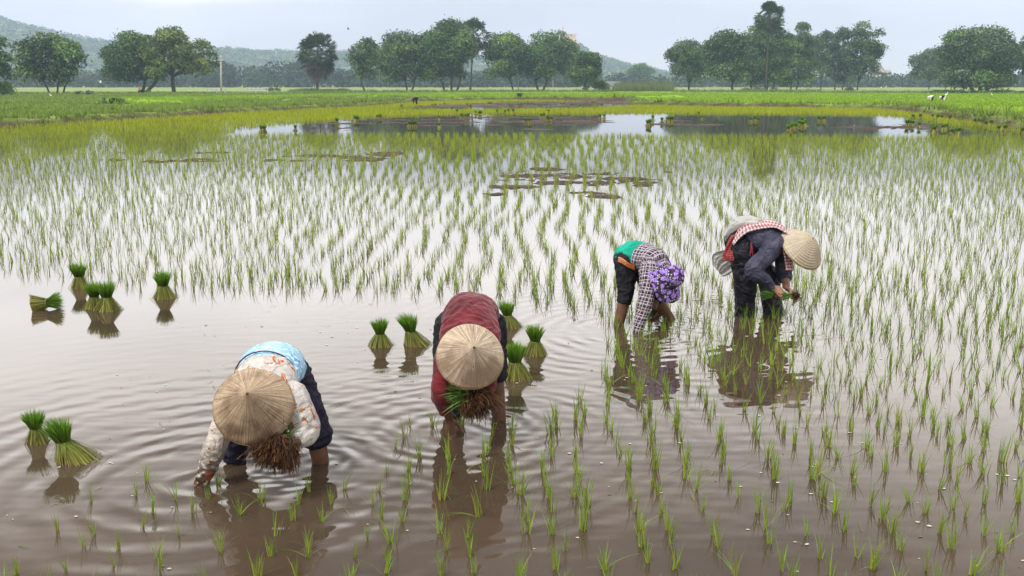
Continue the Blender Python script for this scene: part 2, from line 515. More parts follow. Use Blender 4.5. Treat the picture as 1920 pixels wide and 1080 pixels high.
def ringv(s_, z_):
    px = np.cos(an)[None] * jt * CL[:, 2:3] * s_; py = np.sin(an)[None] * jt * CL[:, 3:4] * s_
    return np.stack([CL[:, 0:1] + px * np.cos(tw) - py * np.sin(tw), CL[:, 1:2] + px * np.sin(tw) + py * np.cos(tw), z_ * CL[:, 4:5] * np.ones_like(px)], 2)
V3 = np.concatenate([ringv(1.0, -.25), ringv(.72, .55) + rng.normal(size=(len(CL), nk, 3)) * np.array([0, 0, .004]), ringv(.3, 1.0)], 1)
q = np.arange(nk); q1 = (q + 1) % nk
F3 = np.concatenate([np.stack([q + r_ * nk, q1 + r_ * nk, q1 + (r_ + 1) * nk, q + (r_ + 1) * nk], 1) for r_ in (0, 1)])
Fc = np.array([[2 * nk + a, 2 * nk + a + 1, 2 * nk + a + 2, 2 * nk] if a else [2 * nk, 2 * nk + 1, 2 * nk + 2, 2 * nk + 3] for a in (0, 3, 5)])
Fc = np.array([[2 * nk, 2 * nk + 1, 2 * nk + 2, 2 * nk + 3], [2 * nk, 2 * nk + 3, 2 * nk + 4, 2 * nk + 5], [2 * nk, 2 * nk + 5, 2 * nk + 6, 2 * nk + 7]])
F3 = np.concatenate([F3, Fc])
FF = (F3[None] + (np.arange(len(CL)) * nk * 3)[:, None, None]).reshape(-1, 4)
tag(link('mud_shoals', mesh_np('mud', V3.reshape(-1, 3), FF, smooth=True), M['mud']), kind='structure')

# ------------------------------------------------------------------ hills far behind
RID = [(-900, 20), (-200, 25), (0, 40), (60, 56), (150, 76), (230, 88), (330, 95), (420, 96), (500, 101), (640, 103), (720, 106), (850, 112), (950, 110),
       (1010, 98), (1050, 88), (1085, 90), (1110, 106), (1160, 122), (1240, 138), (1300, 149), (1500, 155), (1900, 156), (2800, 150)]
ru = np.array([r[0] for r in RID], float); rv = np.array([r[1] for r in RID], float)
hu = np.linspace(-900, 2800, 220)
hd = np.linspace(0, 1, 14)
HV = []
def hill_h(u, s):
    """height on the hill: s 0 foot (900 m) .. 1 crest (1450 m)"""
    top = (158 - np.interp(u, ru, rv)) / FPX * 2010
    return top * sstep(0, 1, s) 
for s in list(hd) + [1.25, 1.6]:
    D = 1300 + 750 * s
    x = (hu - 960) / FPX * D * .975
    z = hill_h(hu, min(s, 1)) * (1 if s <= 1 else (1.6 - s) / .6) - 1 + 6 * (n2(x, np.full_like(x, D), 60, 4) - .5) * (s > 0)
    HV.append(np.stack([x, np.full_like(x, D), z], 1))
HV = np.array(HV)
nr, na = HV.shape[:2]
i = (np.arange(nr - 1)[:, None] * na + np.arange(na - 1)[None, :]).ravel()
M['hill'] = mat('hill_ground', (.12, .15, .055), .95, noise=(.02, .6, 1.6))
tag(link('hills', mesh_np('hills', HV.reshape(-1, 3), np.stack([i, i + 1, i + na + 1, i + na], 1), smooth=True), M['hill']), kind='structure')

def leaf_cards(cen, rad, ncard, size, palette, flat=1.0, shell=.55, up=.35):
    """leaf clusters over many small ellipsoids. cen (n,3) rad (n,3) ncard per lobe (n,)"""
    idx = np.repeat(np.arange(len(cen)), ncard)
    n = len(idx)
    d = rng.normal(size=(n, 3)); d /= np.linalg.norm(d, axis=1)[:, None]
    d[:, 2] = np.where((d[:, 2] < -.35) & (rng.random(n) < .6), -d[:, 2], d[:, 2])
    r = shell + (1 - shell) * rng.random(n) ** .6
    p = cen[idx] + d * rad[idx] * r[:, None]
    nrm = d * .7 + rng.normal(size=(n, 3)) * .6 + np.array([0, 0, up])
    nrm /= np.linalg.norm(nrm, axis=1)[:, None]
    a = np.cross(nrm, rng.normal(size=(n, 3))); a /= np.linalg.norm(a, axis=1)[:, None] + 1e-9
    b_ = np.cross(nrm, a)
    s = (size if np.ndim(size) == 0 else size[idx]) * (.6 + .8 * rng.random(n))
    a = a * s[:, None] * .62; b_ = b_ * s[:, None] * .40
    # a bent pointed leaf cluster: 5 points in a fan -> two quads
    v = np.stack([p - a, p - b_ * .9 + a * .1, p + a * 1.05, p + b_ * .9 - a * .05], 1).reshape(-1, 3)
    f = np.arange(n * 4).reshape(-1, 4)
    pal = np.array(palette)
    base = pal[rng.integers(0, len(pal), len(cen))][idx]
    c = base * (rng.uniform(.6, 1.5, len(cen))[idx] * rng.uniform(.45, 1.65, n))[:, None]
    return v, f, np.repeat(c, 4, 0)

def wood(name, cen, rad, ncard, size, pal, label):
    v, f, c = leaf_cards(cen, rad, ncard, size, pal, shell=.7)
    o = link(name, mesh_np(name, v, f, c), M['leaf'])
    tag(o, label, 'forest', kind='stuff')
# forest on the hills
nh = 4300
s = rng.random(nh) ** .8
u = rng.uniform(-300, 1420, nh)
D = 1300 + 750 * s
hx = (u - 960) / FPX * D * .975
rad = rng.uniform(4.2, 10.5, nh)
hz = hill_h(u, s) - 1 + rad * .35
keep = (hill_h(u, s) > 1.0)
cen = np.stack([hx, D, hz], 1)[keep]; rd = np.stack([rad, rad, rad * .8], 1)[keep]
wood('hill_forest', cen, rd, np.full(len(cen), 42), 3.4, [(.09, .13, .035), (.12, .16, .045), (.18, .21, .07), (.06, .09, .03), (.22, .23, .10), (.11, .15, .045)],
     'hazy green forest of round treetops covering the distant hills')
# tree belt at the foot of the hills, darker
nb = 900
u = rng.uniform(-300, 2250, nb)
D = rng.uniform(640, 780, nb)
bx = (u - 960) / FPX * D * .975
top = np.interp(u, [-300, 0, 200, 250, 560, 640, 1100, 1260, 1400, 1500, 1640, 1700, 1930, 2300], [13, 13, 11, 15, 15, 12, 10, 6, 8, 8, 9, 9, 10, 10]) * rng.uniform(.55, 1.1, nb)
rad = rng.uniform(3.5, 7, nb)
cen = []; rds = []
for q in range(nb):
    h = top[q]
    z = h - rad[q] * .5
    while z > 0:
        cen.append((bx[q] + random.uniform(-1, 1), D[q], z)); rds.append((rad[q], rad[q], min(rad[q] * .7, 4)))
        z -= 3.2
cen = np.array(cen); rds = np.array(rds)
wood('distant_woods', cen, rds, np.full(len(cen), 34), 1.9, [(.035, .06, .025), (.05, .075, .03), (.03, .05, .025), (.06, .085, .03)],
     'dark blue-green belt of woods across the far edge of the fields')

# ------------------------------------------------------------------ trees
def GY(vbase, z=.15):
    return G(960, vbase, z).y
def tree(u, vb, u0, u1, vt, vbot, seed, pal, label, cat='tree', name='broadleaf_tree', group=None, dens=1.0, nl=26, trunks=None, tr=.28, lobe=.36, lacy=0.0, leaf=.55, extra=()):
    global rng
    old = rng; rng = np.random.default_rng(seed); rs = random.Random(seed)
    Y = GY(vb)
    s = Y / FPX                        # metres per pixel there
    X = lambda uu: P(uu, (vt + vbot) / 2, Y).x
    H = lambda v: P(960, v, Y).z
    base = Vector((X(u), Y, .1))
    root = empty(name, base, label, cat, group)
    cx, rx = (X(u0) + X(u1)) / 2, abs(X(u1) - X(u0)) / 2 * 1.04
    vbot = min(vbot + 6, vb - 3); nl = int(nl * 1.25)
    zt, zb = H(vt - 2), H(vbot)
    cz, rz = (zt + zb) / 2, (zt - zb) / 2
    ry = rx * .85
    cen, rad = [], []
    lr = lobe * min(rx, rz * 1.2)
    for k in range(nl):
        for _ in range(20):
            zz = rs.uniform(-.95, 1)
            ph = rs.uniform(0, 2 * math.pi)
            ro = (1 - abs(zz) ** 2.2) ** .5 if zz > 0 else .93 - .12 * abs(zz)
            d = Vector((math.cos(ph) * ro, math.sin(ph) * ro, zz))
            break
        q = rs.uniform(.45, 1.0) ** .5
        r = lr * rs.uniform(.65, 1.35)
        p = Vector((cx + d.x * (rx - r * .85) * q, Y + d.y * (ry - r * .8) * q, cz + d.z * (rz - r * .6) * q))
        cen.append(p); rad.append((r, r, r * .72))
    for _ in range(max(2, nl // 5)):
        p = Vector((cx + rs.uniform(-.45, .45) * rx, Y + rs.uniform(-.4, .4) * ry, cz + rs.uniform(-.3, .45) * rz))
        cen.append(p); rad.append((lr * 1.1, lr * 1.1, lr * .9))
    for (eu, ev, er) in extra:
        cen.append(Vector((X(eu), Y - .5, H(ev)))); rad.append((er * s, er * s, er * s * .8))
    dens = dens ** .6
    C = np.array([tuple(c) for c in cen]); Rr = np.array(rad)
    area = Rr[:, 0] * Rr[:, 2] * 12
    nc = np.maximum(20, (area / (leaf * leaf) * 1.45 * dens)).astype(int)
    pal = [tuple(x * 1.3 for x in p_) for p_ in pal]
    v, f, c = leaf_cards(C, Rr, nc, leaf, pal, shell=.35)
    # loose sprays between the lobes break the outline
    k = int(len(v) / 4 * .10)
    idx = rng.integers(0, len(C), k)
    d = rng.normal(size=(k, 3)); d /= np.linalg.norm(d, axis=1)[:, None]
    pc = C[idx] + d * Rr[idx] * rng.uniform(1.0, 1.28, k)[:, None]
    v2, f2, c2 = leaf_cards(pc, np.full((k, 3), .25), np.full(k, 2), leaf * .8, pal)
    v, f, c = cat_parts([(v, f, c), (v2, f2, c2)])
    # trunk and limbs
    mb = MB()
    tl = trunks or [(u, 0)]
    for (tu, lean) in tl:
        b0 = Vector((X(tu), Y + rs.uniform(-.3, .3), 0.0))
        fork = Vector((b0.x + lean, Y, zb + rz * .12 + .6))
        m1 = b0.lerp(fork, .5) + Vector((rs.uniform(-.3, .3), rs.uniform(-.2, .2), 0))
        mb.tube([b0, b0 + (m1 - b0) * .15, m1, fork], [tr * 1.7, tr * 1.15, tr, tr * .85], 8)
        near = sorted(range(len(cen)), key=lambda i: (cen[i] - fork).length)
        pick = near[:: max(1, len(near) // 10)]
        for i in pick:
            e = cen[i]
            mid = fork.lerp(e, .5) + Vector((rs.uniform(-.5, .5), rs.uniform(-.4, .4), rs.uniform(-.2, .9)))
            mb.tube([fork - Vector((0, 0, .3)), fork.lerp(mid, .5) + Vector((0, 0, .15)), mid, e], [tr * .62, tr * .45, tr * .32, tr * .12], 5)
            for j in range(2):
                e2 = e + Vector((rs.uniform(-1, 1), rs.uniform(-1, 1), rs.uniform(-.3, .8))) * rad[i][0] * .9
                mb.tube([mid, mid.lerp(e2, .6) + Vector((0, 0, .2)), e2], [tr * .22, tr * .14, tr * .06], 4)
    mb.build('trunk', M['bark'], root, smooth=True)
    link('crown', mesh_np('crown', v, f, c), M['leaf'], root)
    rng = old
    return root
DK = [(0.050, 0.094, 0.027), (0.069, 0.120, 0.035), (0.088, 0.140, 0.043), (0.040, 0.073, 0.030)]
MD = [(0.078, 0.137, 0.036), (0.111, 0.176, 0.044), (0.060, 0.104, 0.034)]
YG = [(0.109, 0.149, 0.032), (0.086, 0.127, 0.030), (0.149, 0.167, 0.034), (0.063, 0.098, 0.030)]
GR = [(0.077, 0.115, 0.060), (0.100, 0.140, 0.073), (0.057, 0.088, 0.048)]
BR = [(.10, .17, .022), (.08, .14, .022)]
TG = 'trees lining the far side of the fields'
tree(-25, 176, -70, 24, 52, 150, 11, YG + MD, 'yellow-green tree cut off by the left edge of the picture', group=TG, nl=22, extra=[(5, 80, 14), (8, 110, 16), (10, 140, 14)])
tree(95, 176, 18, 164, 53, 154, 12, GR + MD, 'lacy grey-green tree with several thin trunks, second tree from the left', group=TG, nl=26, dens=.62, trunks=[(88, -1.5), (100, .8), (112, 1.5)], tr=.2, lobe=.32,
     extra=[(90, 145, 22), (115, 148, 20), (130, 135, 16), (75, 135, 14), (145, 85, 9), (150, 105, 7)])
tree(264, 173, 186, 322, 56, 154, 13, DK, 'dark dense tree with a leaning trunk beside the orange-clad sitter', group=TG, nl=30, dens=1.25, trunks=[(262, 1.0), (268, 3.4)], tr=.4, extra=[(205, 135, 12), (225, 110, 16)])
tree(321, 173, 236, 414, 52, 146, 14, YG, 'spreading yellow-green tree with a stout forked trunk beside the concrete pole', group=TG, nl=46, dens=.7, tr=.5, lobe=.27, extra=[(400, 105, 10), (385, 130, 12), (405, 122, 8), (270, 85, 15), (255, 105, 12)])
tree(685, 172, 644, 722, 71, 154, 15, GR + MD, 'slim lacy tree to the right of the lone palm, first of the middle row', group=TG, nl=22, dens=.66, trunks=[(684, -1.2)], tr=.22, lobe=.34)
tree(765, 171, 700, 812, 55, 156, 16, MD + GR, 'round green tree with a Y-shaped trunk, second of the middle row', group=TG, nl=32, dens=.9, trunks=[(762, -.4), (770, .9)], tr=.26, extra=[(722, 130, 13), (735, 145, 12)])
tree(842, 171, 778, 900, 37, 150, 17, DK + MD, 'tallest broad tree of the middle row, on a cluster of thick trunks', group=TG, nl=36, dens=1.1, trunks=[(832, -1), (846, .2), (855, 1.4)], tr=.3, extra=[(800, 140, 12), (865, 140, 12)])
tree(963, 170, 900, 1014, 52, 154, 18, MD + DK, 'leafy tree standing right of the leaning palm in the middle row', group=TG, nl=30, dens=.78, trunks=[(962, -1.0)], tr=.25, lobe=.34, extra=[(945, 140, 12)])
tree(1013, 170, 974, 1094, 54, 154, 19, MD + GR, 'wide tree with a forked trunk in front of the hill temple', group=TG, nl=34, dens=.85, trunks=[(1010, -1), (1018, 1.4)], tr=.3, lobe=.34)
tree(1097, 171, 1060, 1132, 92, 166, 20, MD + DK, 'low tree with a bright green top at the right end of the middle row', group=TG, nl=24, dens=.95, tr=.2)
bright = tree(1116, 169, 1098, 1130, 94, 130, 21, BR, 'bright yellow-green young treetop behind the low end tree of the middle row', group=TG, nl=12, dens=.8, tr=.12)
tree(1200, 163.4, 1172, 1229, 118, 160, 22, MD, 'small hazy round tree alone between the two rows, beyond the reeds', group=TG, nl=16, tr=.4, leaf=.8)
tree(486, 162.8, 462, 512, 134, 160, 23, DK, 'small hazy dark tree far behind the white rails', group=TG, nl=14, tr=.4, leaf=.8)
tree(1294, 170, 1246, 1342, 64, 158, 24, DK + GR, 'lacy dark tree at the left end of the right-hand row', group=TG, nl=30, dens=.72, tr=.3, lobe=.32)
tree(1377, 171, 1312, 1424, 47, 156, 25, DK + GR, 'broad dark tree with a straight trunk, second of the right-hand row', group=TG, nl=36, dens=1.1, tr=.36)
tree(1440, 170, 1392, 1492, 30, 160, 26, DK + MD, 'tall tree with the palm top rising above it', group=TG, extra=[(1400, 120, 16), (1480, 110, 16), (1410, 150, 13), (1475, 150, 14)], nl=38, dens=1.2, trunks=[(1412, -.6), (1440, .3), (1450, .8)], tr=.32)
tree(1490, 169, 1462, 1536, 44, 164, 27, DK, 'narrow dark tree right of the tall palm-topped one', group=TG, extra=[(1505, 90, 16), (1515, 120, 14), (1480, 75, 14)], nl=26, dens=1.2, trunks=[(1486, 0), (1497, .5)], tr=.3)
tree(1543, 168, 1500, 1576, 52, 150, 28, GR + MD, 'slender tree with one thin bare trunk in the right-hand row', group=TG, nl=24, dens=.95, tr=.22)
tree(1574, 169, 1546, 1610, 46, 164, 29, GR, 'grey-green tree with foliage hanging low near its trunk', group=TG, nl=26, dens=1.0, trunks=[(1570, 0), (1584, .4)], tr=.25)
tree(1612, 169, 1578, 1662, 42, 160, 30, DK + GR, 'tall open tree with airy side branches at the right end of the row', group=TG, nl=26, dens=.7, tr=.26, lobe=.3, extra=[(1645, 62, 11), (1648, 100, 11), (1640, 130, 9)])
tree(1745, 168, 1700, 1786, 88, 152, 31, GR, 'lacy small tree left of the huge round tree', group=TG, nl=24, dens=.6, trunks=[(1745, 0), (1776, .5)], tr=.16, lobe=.3)
tree(1840, 172, 1754, 1912, 47, 166, 32, GR + GR + DK, 'huge dome-shaped grey-green tree near the right edge', group=TG, nl=64, dens=1.25, trunks=[(1830, -1), (1842, 0), (1855, 1)], tr=.5, lobe=.3, extra=[(1775, 150, 16), (1795, 158, 13), (1870, 158, 14), (1895, 152, 15), (1815, 160, 11), (1850, 160, 11)])
tree(1935, 171, 1893, 1990, 57, 150, 33, GR, 'grey-green tree cut off by the right edge of the picture', group=TG, nl=26, tr=.3)

# ------------------------------------------------------------------ sugar palms
M['palmleaf'] = mat('palm_leaf', attr=True, rough=.55, spec=.3, trans=.2)
def palm(u, vb, vcen, rpx, skirt, lean, seed, label, ntop=34, ndead=40):
    rs = random.Random(seed)
    Y = GY(vb); s = Y * 1.0 / FPX
    X = lambda uu: P(uu, vcen + 30, Y).x
    z1 = P(960, vcen, Y).z
    base = Vector((X(u) + lean, Y, .1))
    root = empty('sugar_palm', base, label, 'palm', 'sugar palms among the trees')
    head = Vector((X(u), Y, z1))
    mb = MB()
    pts = [Vector((base.x, Y, 0)).lerp(head, k / 8) for k in range(9)]
    mb.tube(pts, [.42, .33, .30, .27, .26, .25, .24, .22, .2], 10)
    for k in range(26):                                 # stubs of old leaf bases
        p = Vector((base.x, Y, 0)).lerp(head, .12 + .8 * k / 26); a = k * 2.4
        mb.tube([p, p + Vector((math.cos(a) * .5, math.sin(a) * .5, .3))], [.07, .03], 4)
    mb.build('trunk', M['bark'], root)
    R0 = rpx * s
    def fronds(n, elev, col, name, rr, drop=0):
        q = MB()
        for k in range(n):
            az = rs.uniform(0, 2 * math.pi); el = elev()
            d = Vector((math.cos(az) * math.cos(el), math.sin(az) * math.cos(el), math.sin(el)))
            L = R0 * rs.uniform(.55, .8) * rr
            h0 = head - Vector((0, 0, drop * rs.random()))
            tip = h0 + d * L
            q.tube([h0, tip], [.05, .03], 3, (col[0] * .8, col[1] * .8, col[2] * .8))
            side = d.cross(Vector((0, 0, 1))).normalized()
            upv = side.cross(d).normalized()
            if rs.random() < .5: side, upv = (side + upv * .7).normalized(), (upv - side * .7).normalized()
            fr = R0 * rs.uniform(.34, .48) * rr
            cc = rs.uniform(.7, 1.35)
            c = (col[0] * cc, col[1] * cc, col[2] * cc)
            for j in range(13):
                a = (j / 12 - .5) * 3.7
                a2 = a + .13
                p1 = tip + (d * math.cos(a) + side * math.sin(a)) * fr + upv * rs.uniform(-.2, .2) * fr
                w1 = (d * math.cos(a2 + 1.45) + side * math.sin(a2 + 1.45)) * fr * .10
                pm = tip.lerp(p1, .6)
                q.add([tip, pm - w1, p1 - Vector((0, 0, fr * .18)), pm + w1], [(0, 1, 2, 3)], c)
        q.build(name, M['palmleaf'], root)
    fronds(ntop, lambda: rs.uniform(-.35, 1.5), (.05, .085, .028), 'fronds', 1.0, .6)
    fronds(ntop // 2, lambda: rs.uniform(-.9, .1), (.05, .07, .035), 'drooping_fronds', .95, 1.6)
    if ndead:
        fronds(ndead, lambda: rs.uniform(-1.45, -.55), (.12, .095, .08), 'dead_fronds', skirt * .8, 3.0)
palm(597, 171, 97, 38, 1.1, -.6, 3, 'lone sugar palm with a skirt of dead brown fronds, left of the middle row', 50, 56)
palm(888, 170, 66, 30, 1.1, -1.2, 4, 'sugar palm on a leaning trunk rising out of the middle row of trees', 34, 40)
palm(1441, 171, 30, 28, .6, 0, 5, 'sugar palm whose head tops the tallest tree of the right-hand row', 40, 0)

# ------------------------------------------------------------------ bushes, hedge, reeds
def bush(u, vb, wpx, hpx, seed, pal, label, cat='bush', name='bush', group=None, leaf=.22, n=9):
    global rng
    old = rng; rng = np.random.default_rng(seed); rs = random.Random(seed)
    b0 = G(u, vb, .15); s = b0.y / FPX * 1.02
    w_, h_ = wpx * s / 2, hpx * s
    root = empty(name, b0, label, cat, group)
    C, Rr = [], []
    for k in range(n):
        r = h_ * rs.uniform(.28, .45)
        C.append((b0.x + rs.uniform(-1, 1) * (w_ - r * .5), b0.y + rs.uniform(-.6, .6) * w_ * .6, b0.z + r * .5 + rs.random() * (h_ - r * 1.4)))
        Rr.append((max(r, w_ * .3), r, r))
    C, Rr = np.array(C), np.array(Rr)
    nc = np.maximum(15, (Rr[:, 0] * Rr[:, 2] * 12 / leaf ** 2 * .9)).astype(int)
    v, f, c = leaf_cards(C, Rr, nc, leaf, pal, shell=.3)
    mb = MB()
    for k in range(6):
        mb.tube([b0 + Vector((rs.uniform(-.2, .2) * w_, 0, -.2)), Vector(C[k % n])], [.05, .02], 4)
    mb.build('stems', M['bark'], root)
    link('foliage', mesh_np('foliage', v, f, c), M['leaf'], root)
    rng = old
BG = 'bushes along the field edges'
bush(8, 181, 42, 30, 41, MD, 'bright leafy bush at the left edge under the cut-off tree', group=BG)
bush(160, 178, 30, 10, 42, DK, 'small dark rounded bush right of the thin-trunked tree', group=BG)
bush(278, 174, 9, 8, 43, DK, 'tiny dark bush beside the leaning trunk', group=BG)
bush(212, 196, 44, 14, 44, DK + MD, 'low dark tuft of weeds in the left field', group=BG)
bush(1118, 172, 46, 25, 45, DK + MD, 'dark low bush under the bright-topped tree', group=BG)
bush(975, 182, 11, 8, 46, DK, 'small lone weed bush on the mud dyke', group=BG, leaf=.12)
bush(378, 176, 50, 4, 48, MD, 'low green scrub at the foot of the white rails', group=BG)
bush(515, 172, 30, 8, 49, MD, 'low green scrub right of the white rails', group=BG)
bush(606, 173, 80, 8, 50, MD + YG, 'pale green thicket around the foot of the lone palm', group=BG)
bush(1590, 172, 20, 10, 51, DK, 'dark scrub between the last trunks of the right-hand row', group=BG)
bush(1425, 172, 60, 9, 52, DK + MD, 'scrub around the palm-topped tree', group=BG)
for k, (u, wv_) in enumerate([(1770, 60), (1830, 70), (1895, 60)]):
    bush(u, 175, wv_, 7, 60 + k, DK, ['left end of the dark hedge under the huge tree', 'middle stretch of the dark hedge under the huge tree', 'right end of the dark hedge by the right edge'][k],
         'hedge', 'hedge', 'dark hedge below the huge tree', n=14)
def blades_at(x, y, z, n, h, w_, c0, c1, spread, lean=(.1, .5), segs=2, wob=0.0):
    """n blades around each point"""
    k = len(x)
    idx = np.repeat(np.arange(k), n)
    m_ = len(idx)
    base = np.stack([x[idx] + rng.normal(size=m_) * spread, y[idx] + rng.normal(size=m_) * spread, z[idx]], 1)
    hh = (h[idx] if np.ndim(h) else np.full(m_, h)) * rng.uniform(.55, 1.15, m_)
    ww = (w_[idx] if np.ndim(w_) else np.full(m_, w_)) * rng.uniform(.7, 1.3, m_)
    a = rng.random(m_) * 2 * np.pi
    ln = rng.uniform(lean[0], lean[1], m_)
    j = rng.uniform(.7, 1.3, (m_, 1))
    cb = (c0[idx] if np.ndim(c0) > 1 else np.tile(c0, (m_, 1))) * j
    ct = (c1[idx] if np.ndim(c1) > 1 else np.tile(c1, (m_, 1))) * j
    return ribbons(base, a, ln, hh, ww, segs, cb, ct, wob=wob)
def reeds(u0, u1, vb, hpx, label, seed):
    global rng
    old = rng; rng = np.random.default_rng(seed)
    n = 260
    u = rng.uniform(u0, u1, n); v = vb + rng.uniform(-1, 1, n)
    p = np.array([tuple(G(a, b, .1)) for a, b in zip(u, v)])
    h = hpx * p[:, 1] / FPX * rng.uniform(.6, 1.1, n)
    vv_, f, c = blades_at(p[:, 0], p[:, 1], p[:, 2], 8, h, .14, np.array([.14, .16, .06]), np.array([.17, .22, .08]), .35, (.05, .35))
    tag(link('reeds', mesh_np('reeds', vv_, f, c), M['blade']), label, 'reeds', kind='stuff')
reeds(1150, 1262, 171, 19, 'pale tall reeds between the two rows of trees', 5)
reeds(540, 640, 173, 7, 'tall pale grass around the lone palm', 6)
reeds(640, 900, 173, 6, 'rough grass strip below the middle row of trees', 7)
reeds(900, 1150, 172.5, 6, 'rough grass under the trees in front of the temple hill', 8)
reeds(1262, 1540, 173, 7, 'rough grass below the right-hand row of trees', 9)
reeds(1540, 1760, 174, 5, 'rough grass strip between the end tree and the huge tree', 10)

# grass growing on dykes and fields (uncountable)
n = 34000
D = 46 * (250 / 46) ** (rng.random(n) ** .9)
az = rng.uniform(-.56, .56, n)
x, y = D * np.tan(az), D
z, sd_ = gheight(x, y)
k = (sd_ > .1) & (sd_ < 260)
x, y, z, sd_ = x[k], y[k], z[k], sd_[k]
wb_ = (n2(x, y, 7, 11) - .5) * 9
gi = inside(GREEN, x + wb_ * 2, y + wb_) & (sd_ > 1.6)
nn = n2(x, y, 4.0, 8)
h = np.where(gi, .22, .20 + .25 * (nn > .55) + .18 * np.exp(-((sd_ - 1.2) / 1.0) ** 2)) * rng.uniform(.7, 1.2, len(x))
c0 = np.where(gi[:, None], np.array([.17, .28, .016]), np.array([.12, .18, .032]))
c1 = np.where(gi[:, None], np.array([.25, .39, .018]), np.array([.20, .29, .05])) * (.75 + .5 * nn[:, None])
v, f, c = blades_at(x, y, z - .02, 6, h, .035 + y * .0009, c0, c1, .22, (.1, .8), 1)
tag(link('field_grass', mesh_np('field_grass', v, f, c), M['blade']), 'green grass and seed-bed rice covering the dykes and fields beyond the water', 'grass', kind='stuff')

# ------------------------------------------------------------------ planted rice
OPEN1 = [(-400, 500), (150, 520), (300, 545), (560, 548), (850, 552), (1060, 575), (1135, 625), (1130, 700), (1120, 745), (1050, 765), (960, 800), (760, 790), (730, 870),
         (640, 915), (560, 905), (420, 910), (330, 900), (250, 885), (150, 945), (70, 1040), (-60, 1120), (-700, 1100)]
OPEN2 = [(420, 254), (440, 243), (500, 236), (590, 228), (700, 219), (900, 214), (1180, 213), (1400, 213.5), (1640, 216), (1700, 219), (1790, 236), (1900, 247), (2100, 262), (2100, 268), (1900, 257), (570, 252)]
OPEN3 = [(700, 206), (790, 199), (870, 196), (940, 190), (1190, 189), (1190, 199), (1080, 204), (900, 206)]
o1, o2, o3 = poly_uv(OPEN1), poly_uv(OPEN2), poly_uv(OPEN3)
def rice_points(y0, y1, sx, sy):
    ys = np.arange(y0, y1, sy)
    X, Y = [], []
    for j, yy in enumerate(ys):
        hw = .57 * yy + 1.2
        xs = np.arange(-hw, hw, sx)
        # the planters' lines wander a little
        wav = .09 * math.sin(yy * 1.1) + .16 * math.sin(yy * .31 + 1)
        ci = np.round(xs / sx)
        X.append(ci * sx + wav + .05 * np.sin(xs * 2.1 + yy * .7) + .26 * sx * (vnoise(np.stack([ci * 7.31, np.full(len(ci), yy * 1.1), ci * 0], 1)) - .5) * 2); Y.append(np.full(len(xs), yy) + .05 * np.sin(xs * 1.7))
    X, Y = np.concatenate(X), np.concatenate(Y)
    X = X + rng.normal(size=len(X)) * .016 * sx / .2; Y = Y + rng.normal(size=len(X)) * .04 * sy / .2
    k = inside(PAD, X, Y) & (polydist(PAD, X, Y) > .5) & ~inside(o1, X, Y) & ~inside(o2, X, Y) & ~inside(o3, X, Y)
    hx_, hy_ = tuple(G(846, 834))[:2]
    k &= np.hypot(X - hx_, Y - hy_) > .20
    k &= rng.random(len(X)) > .06
    return X[k], Y[k]
xa, ya = rice_points(3.2, 11.5, .205, .205)
xb, yb = rice_points(11.5, 27, .30, .23)
xc, yc = rice_points(27, 48, .36, .27)
xd, yd = rice_points(48, 150, .42, .50)
CB0, CT0 = np.array([.30, .30, .06]), np.array([.13, .30, .035])       # base pale yellow, tip green
def cols(x, y):
    nn = n2(x, y, 1.5, 21)
    far_ = np.clip((y - 7) / 9, 0, 1)[:, None]
    yel = np.clip((y - 40) / 25, 0, 1)[:, None]
    near_b, near_t = np.array([.28, .34, .05]), np.array([.15, .32, .03])
    far_b, far_t = np.array([.23, .28, .028]), np.array([.29, .39, .032])
    yb_, yt_ = np.array([.28, .34, .012]), np.array([.36, .44, .015])
    cb = near_b * (1 - far_) + far_b * far_; ct = near_t * (1 - far_) + far_t * far_
    cb = cb * (1 - yel) + yb_ * yel; ct = ct * (1 - yel) + yt_ * yel
    j = (.75 + .5 * nn)[:, None]
    return cb * j, ct * j
# the nearest clumps in the frame: each an object of its own (copies of a dozen modelled tufts)
u_, v__ = proj(xa, ya)
vis = (u_ > -15) & (u_ < 1935) & (v__ < 1120) & (v__ > 545)
order = np.argsort(np.where(vis, ya, 1e9))[:300]
near = np.zeros(len(xa), bool); near[order] = True
protos = []
for k in range(14):
    nb_ = random.choice([7, 9, 11, 13, 15])
    z0 = np.zeros(1)
    cb, ct = cols(z0, z0 + 5)
    v, f, c = blades_at(z0, z0, z0 - .03, nb_, .20, .0072, cb, ct, .009, (.02, .5 if k % 4 == 0 else .30), 4, wob=.03)
    yl = rng.random(len(v) // 10) < .24
    c = c.reshape(-1, 10, 3); c[yl] = c[yl] * .4 + np.array([.28, .22, .05]) * .7; c = c.reshape(-1, 3)
    # one or two long outer blades flopping onto the water
    if k % 3 == 0:
        v2, f2, c2 = blades_at(z0, z0, z0 - .01, 2, .13, .005, cb, ct, .01, (1.2, 1.9), 4)
        v, f, c = cat_parts([(v, f, c), (v2, f2, c2)])
    protos.append(mesh_np('rice_seedling', v, f, c))
    protos[-1].materials.append(M['blade'])
for q, i in enumerate(np.nonzero(near)[0]):
    o = bpy.data.objects.new('rice_seedling', protos[q % 14])
    sc = random.uniform(.68, 1.08) * (.80 if xa[i] < -.6 else 1.0)
    o.location = (xa[i], ya[i], 0); o.rotation_euler = (random.uniform(-.12, .12), random.uniform(-.12, .12), random.uniform(0, 6.28)); o.scale = (sc, sc, sc)
    COL.objects.link(o)
    tag(o, 'tuft of green rice seedlings planted in the brown water of the near foreground', 'seedling', 'rice seedlings of the near foreground')
x, y = xa[~near], ya[~near]
cb, ct = cols(x, y)
hh = .18 + .035 * np.clip((y - 6) / 5, 0, 1)
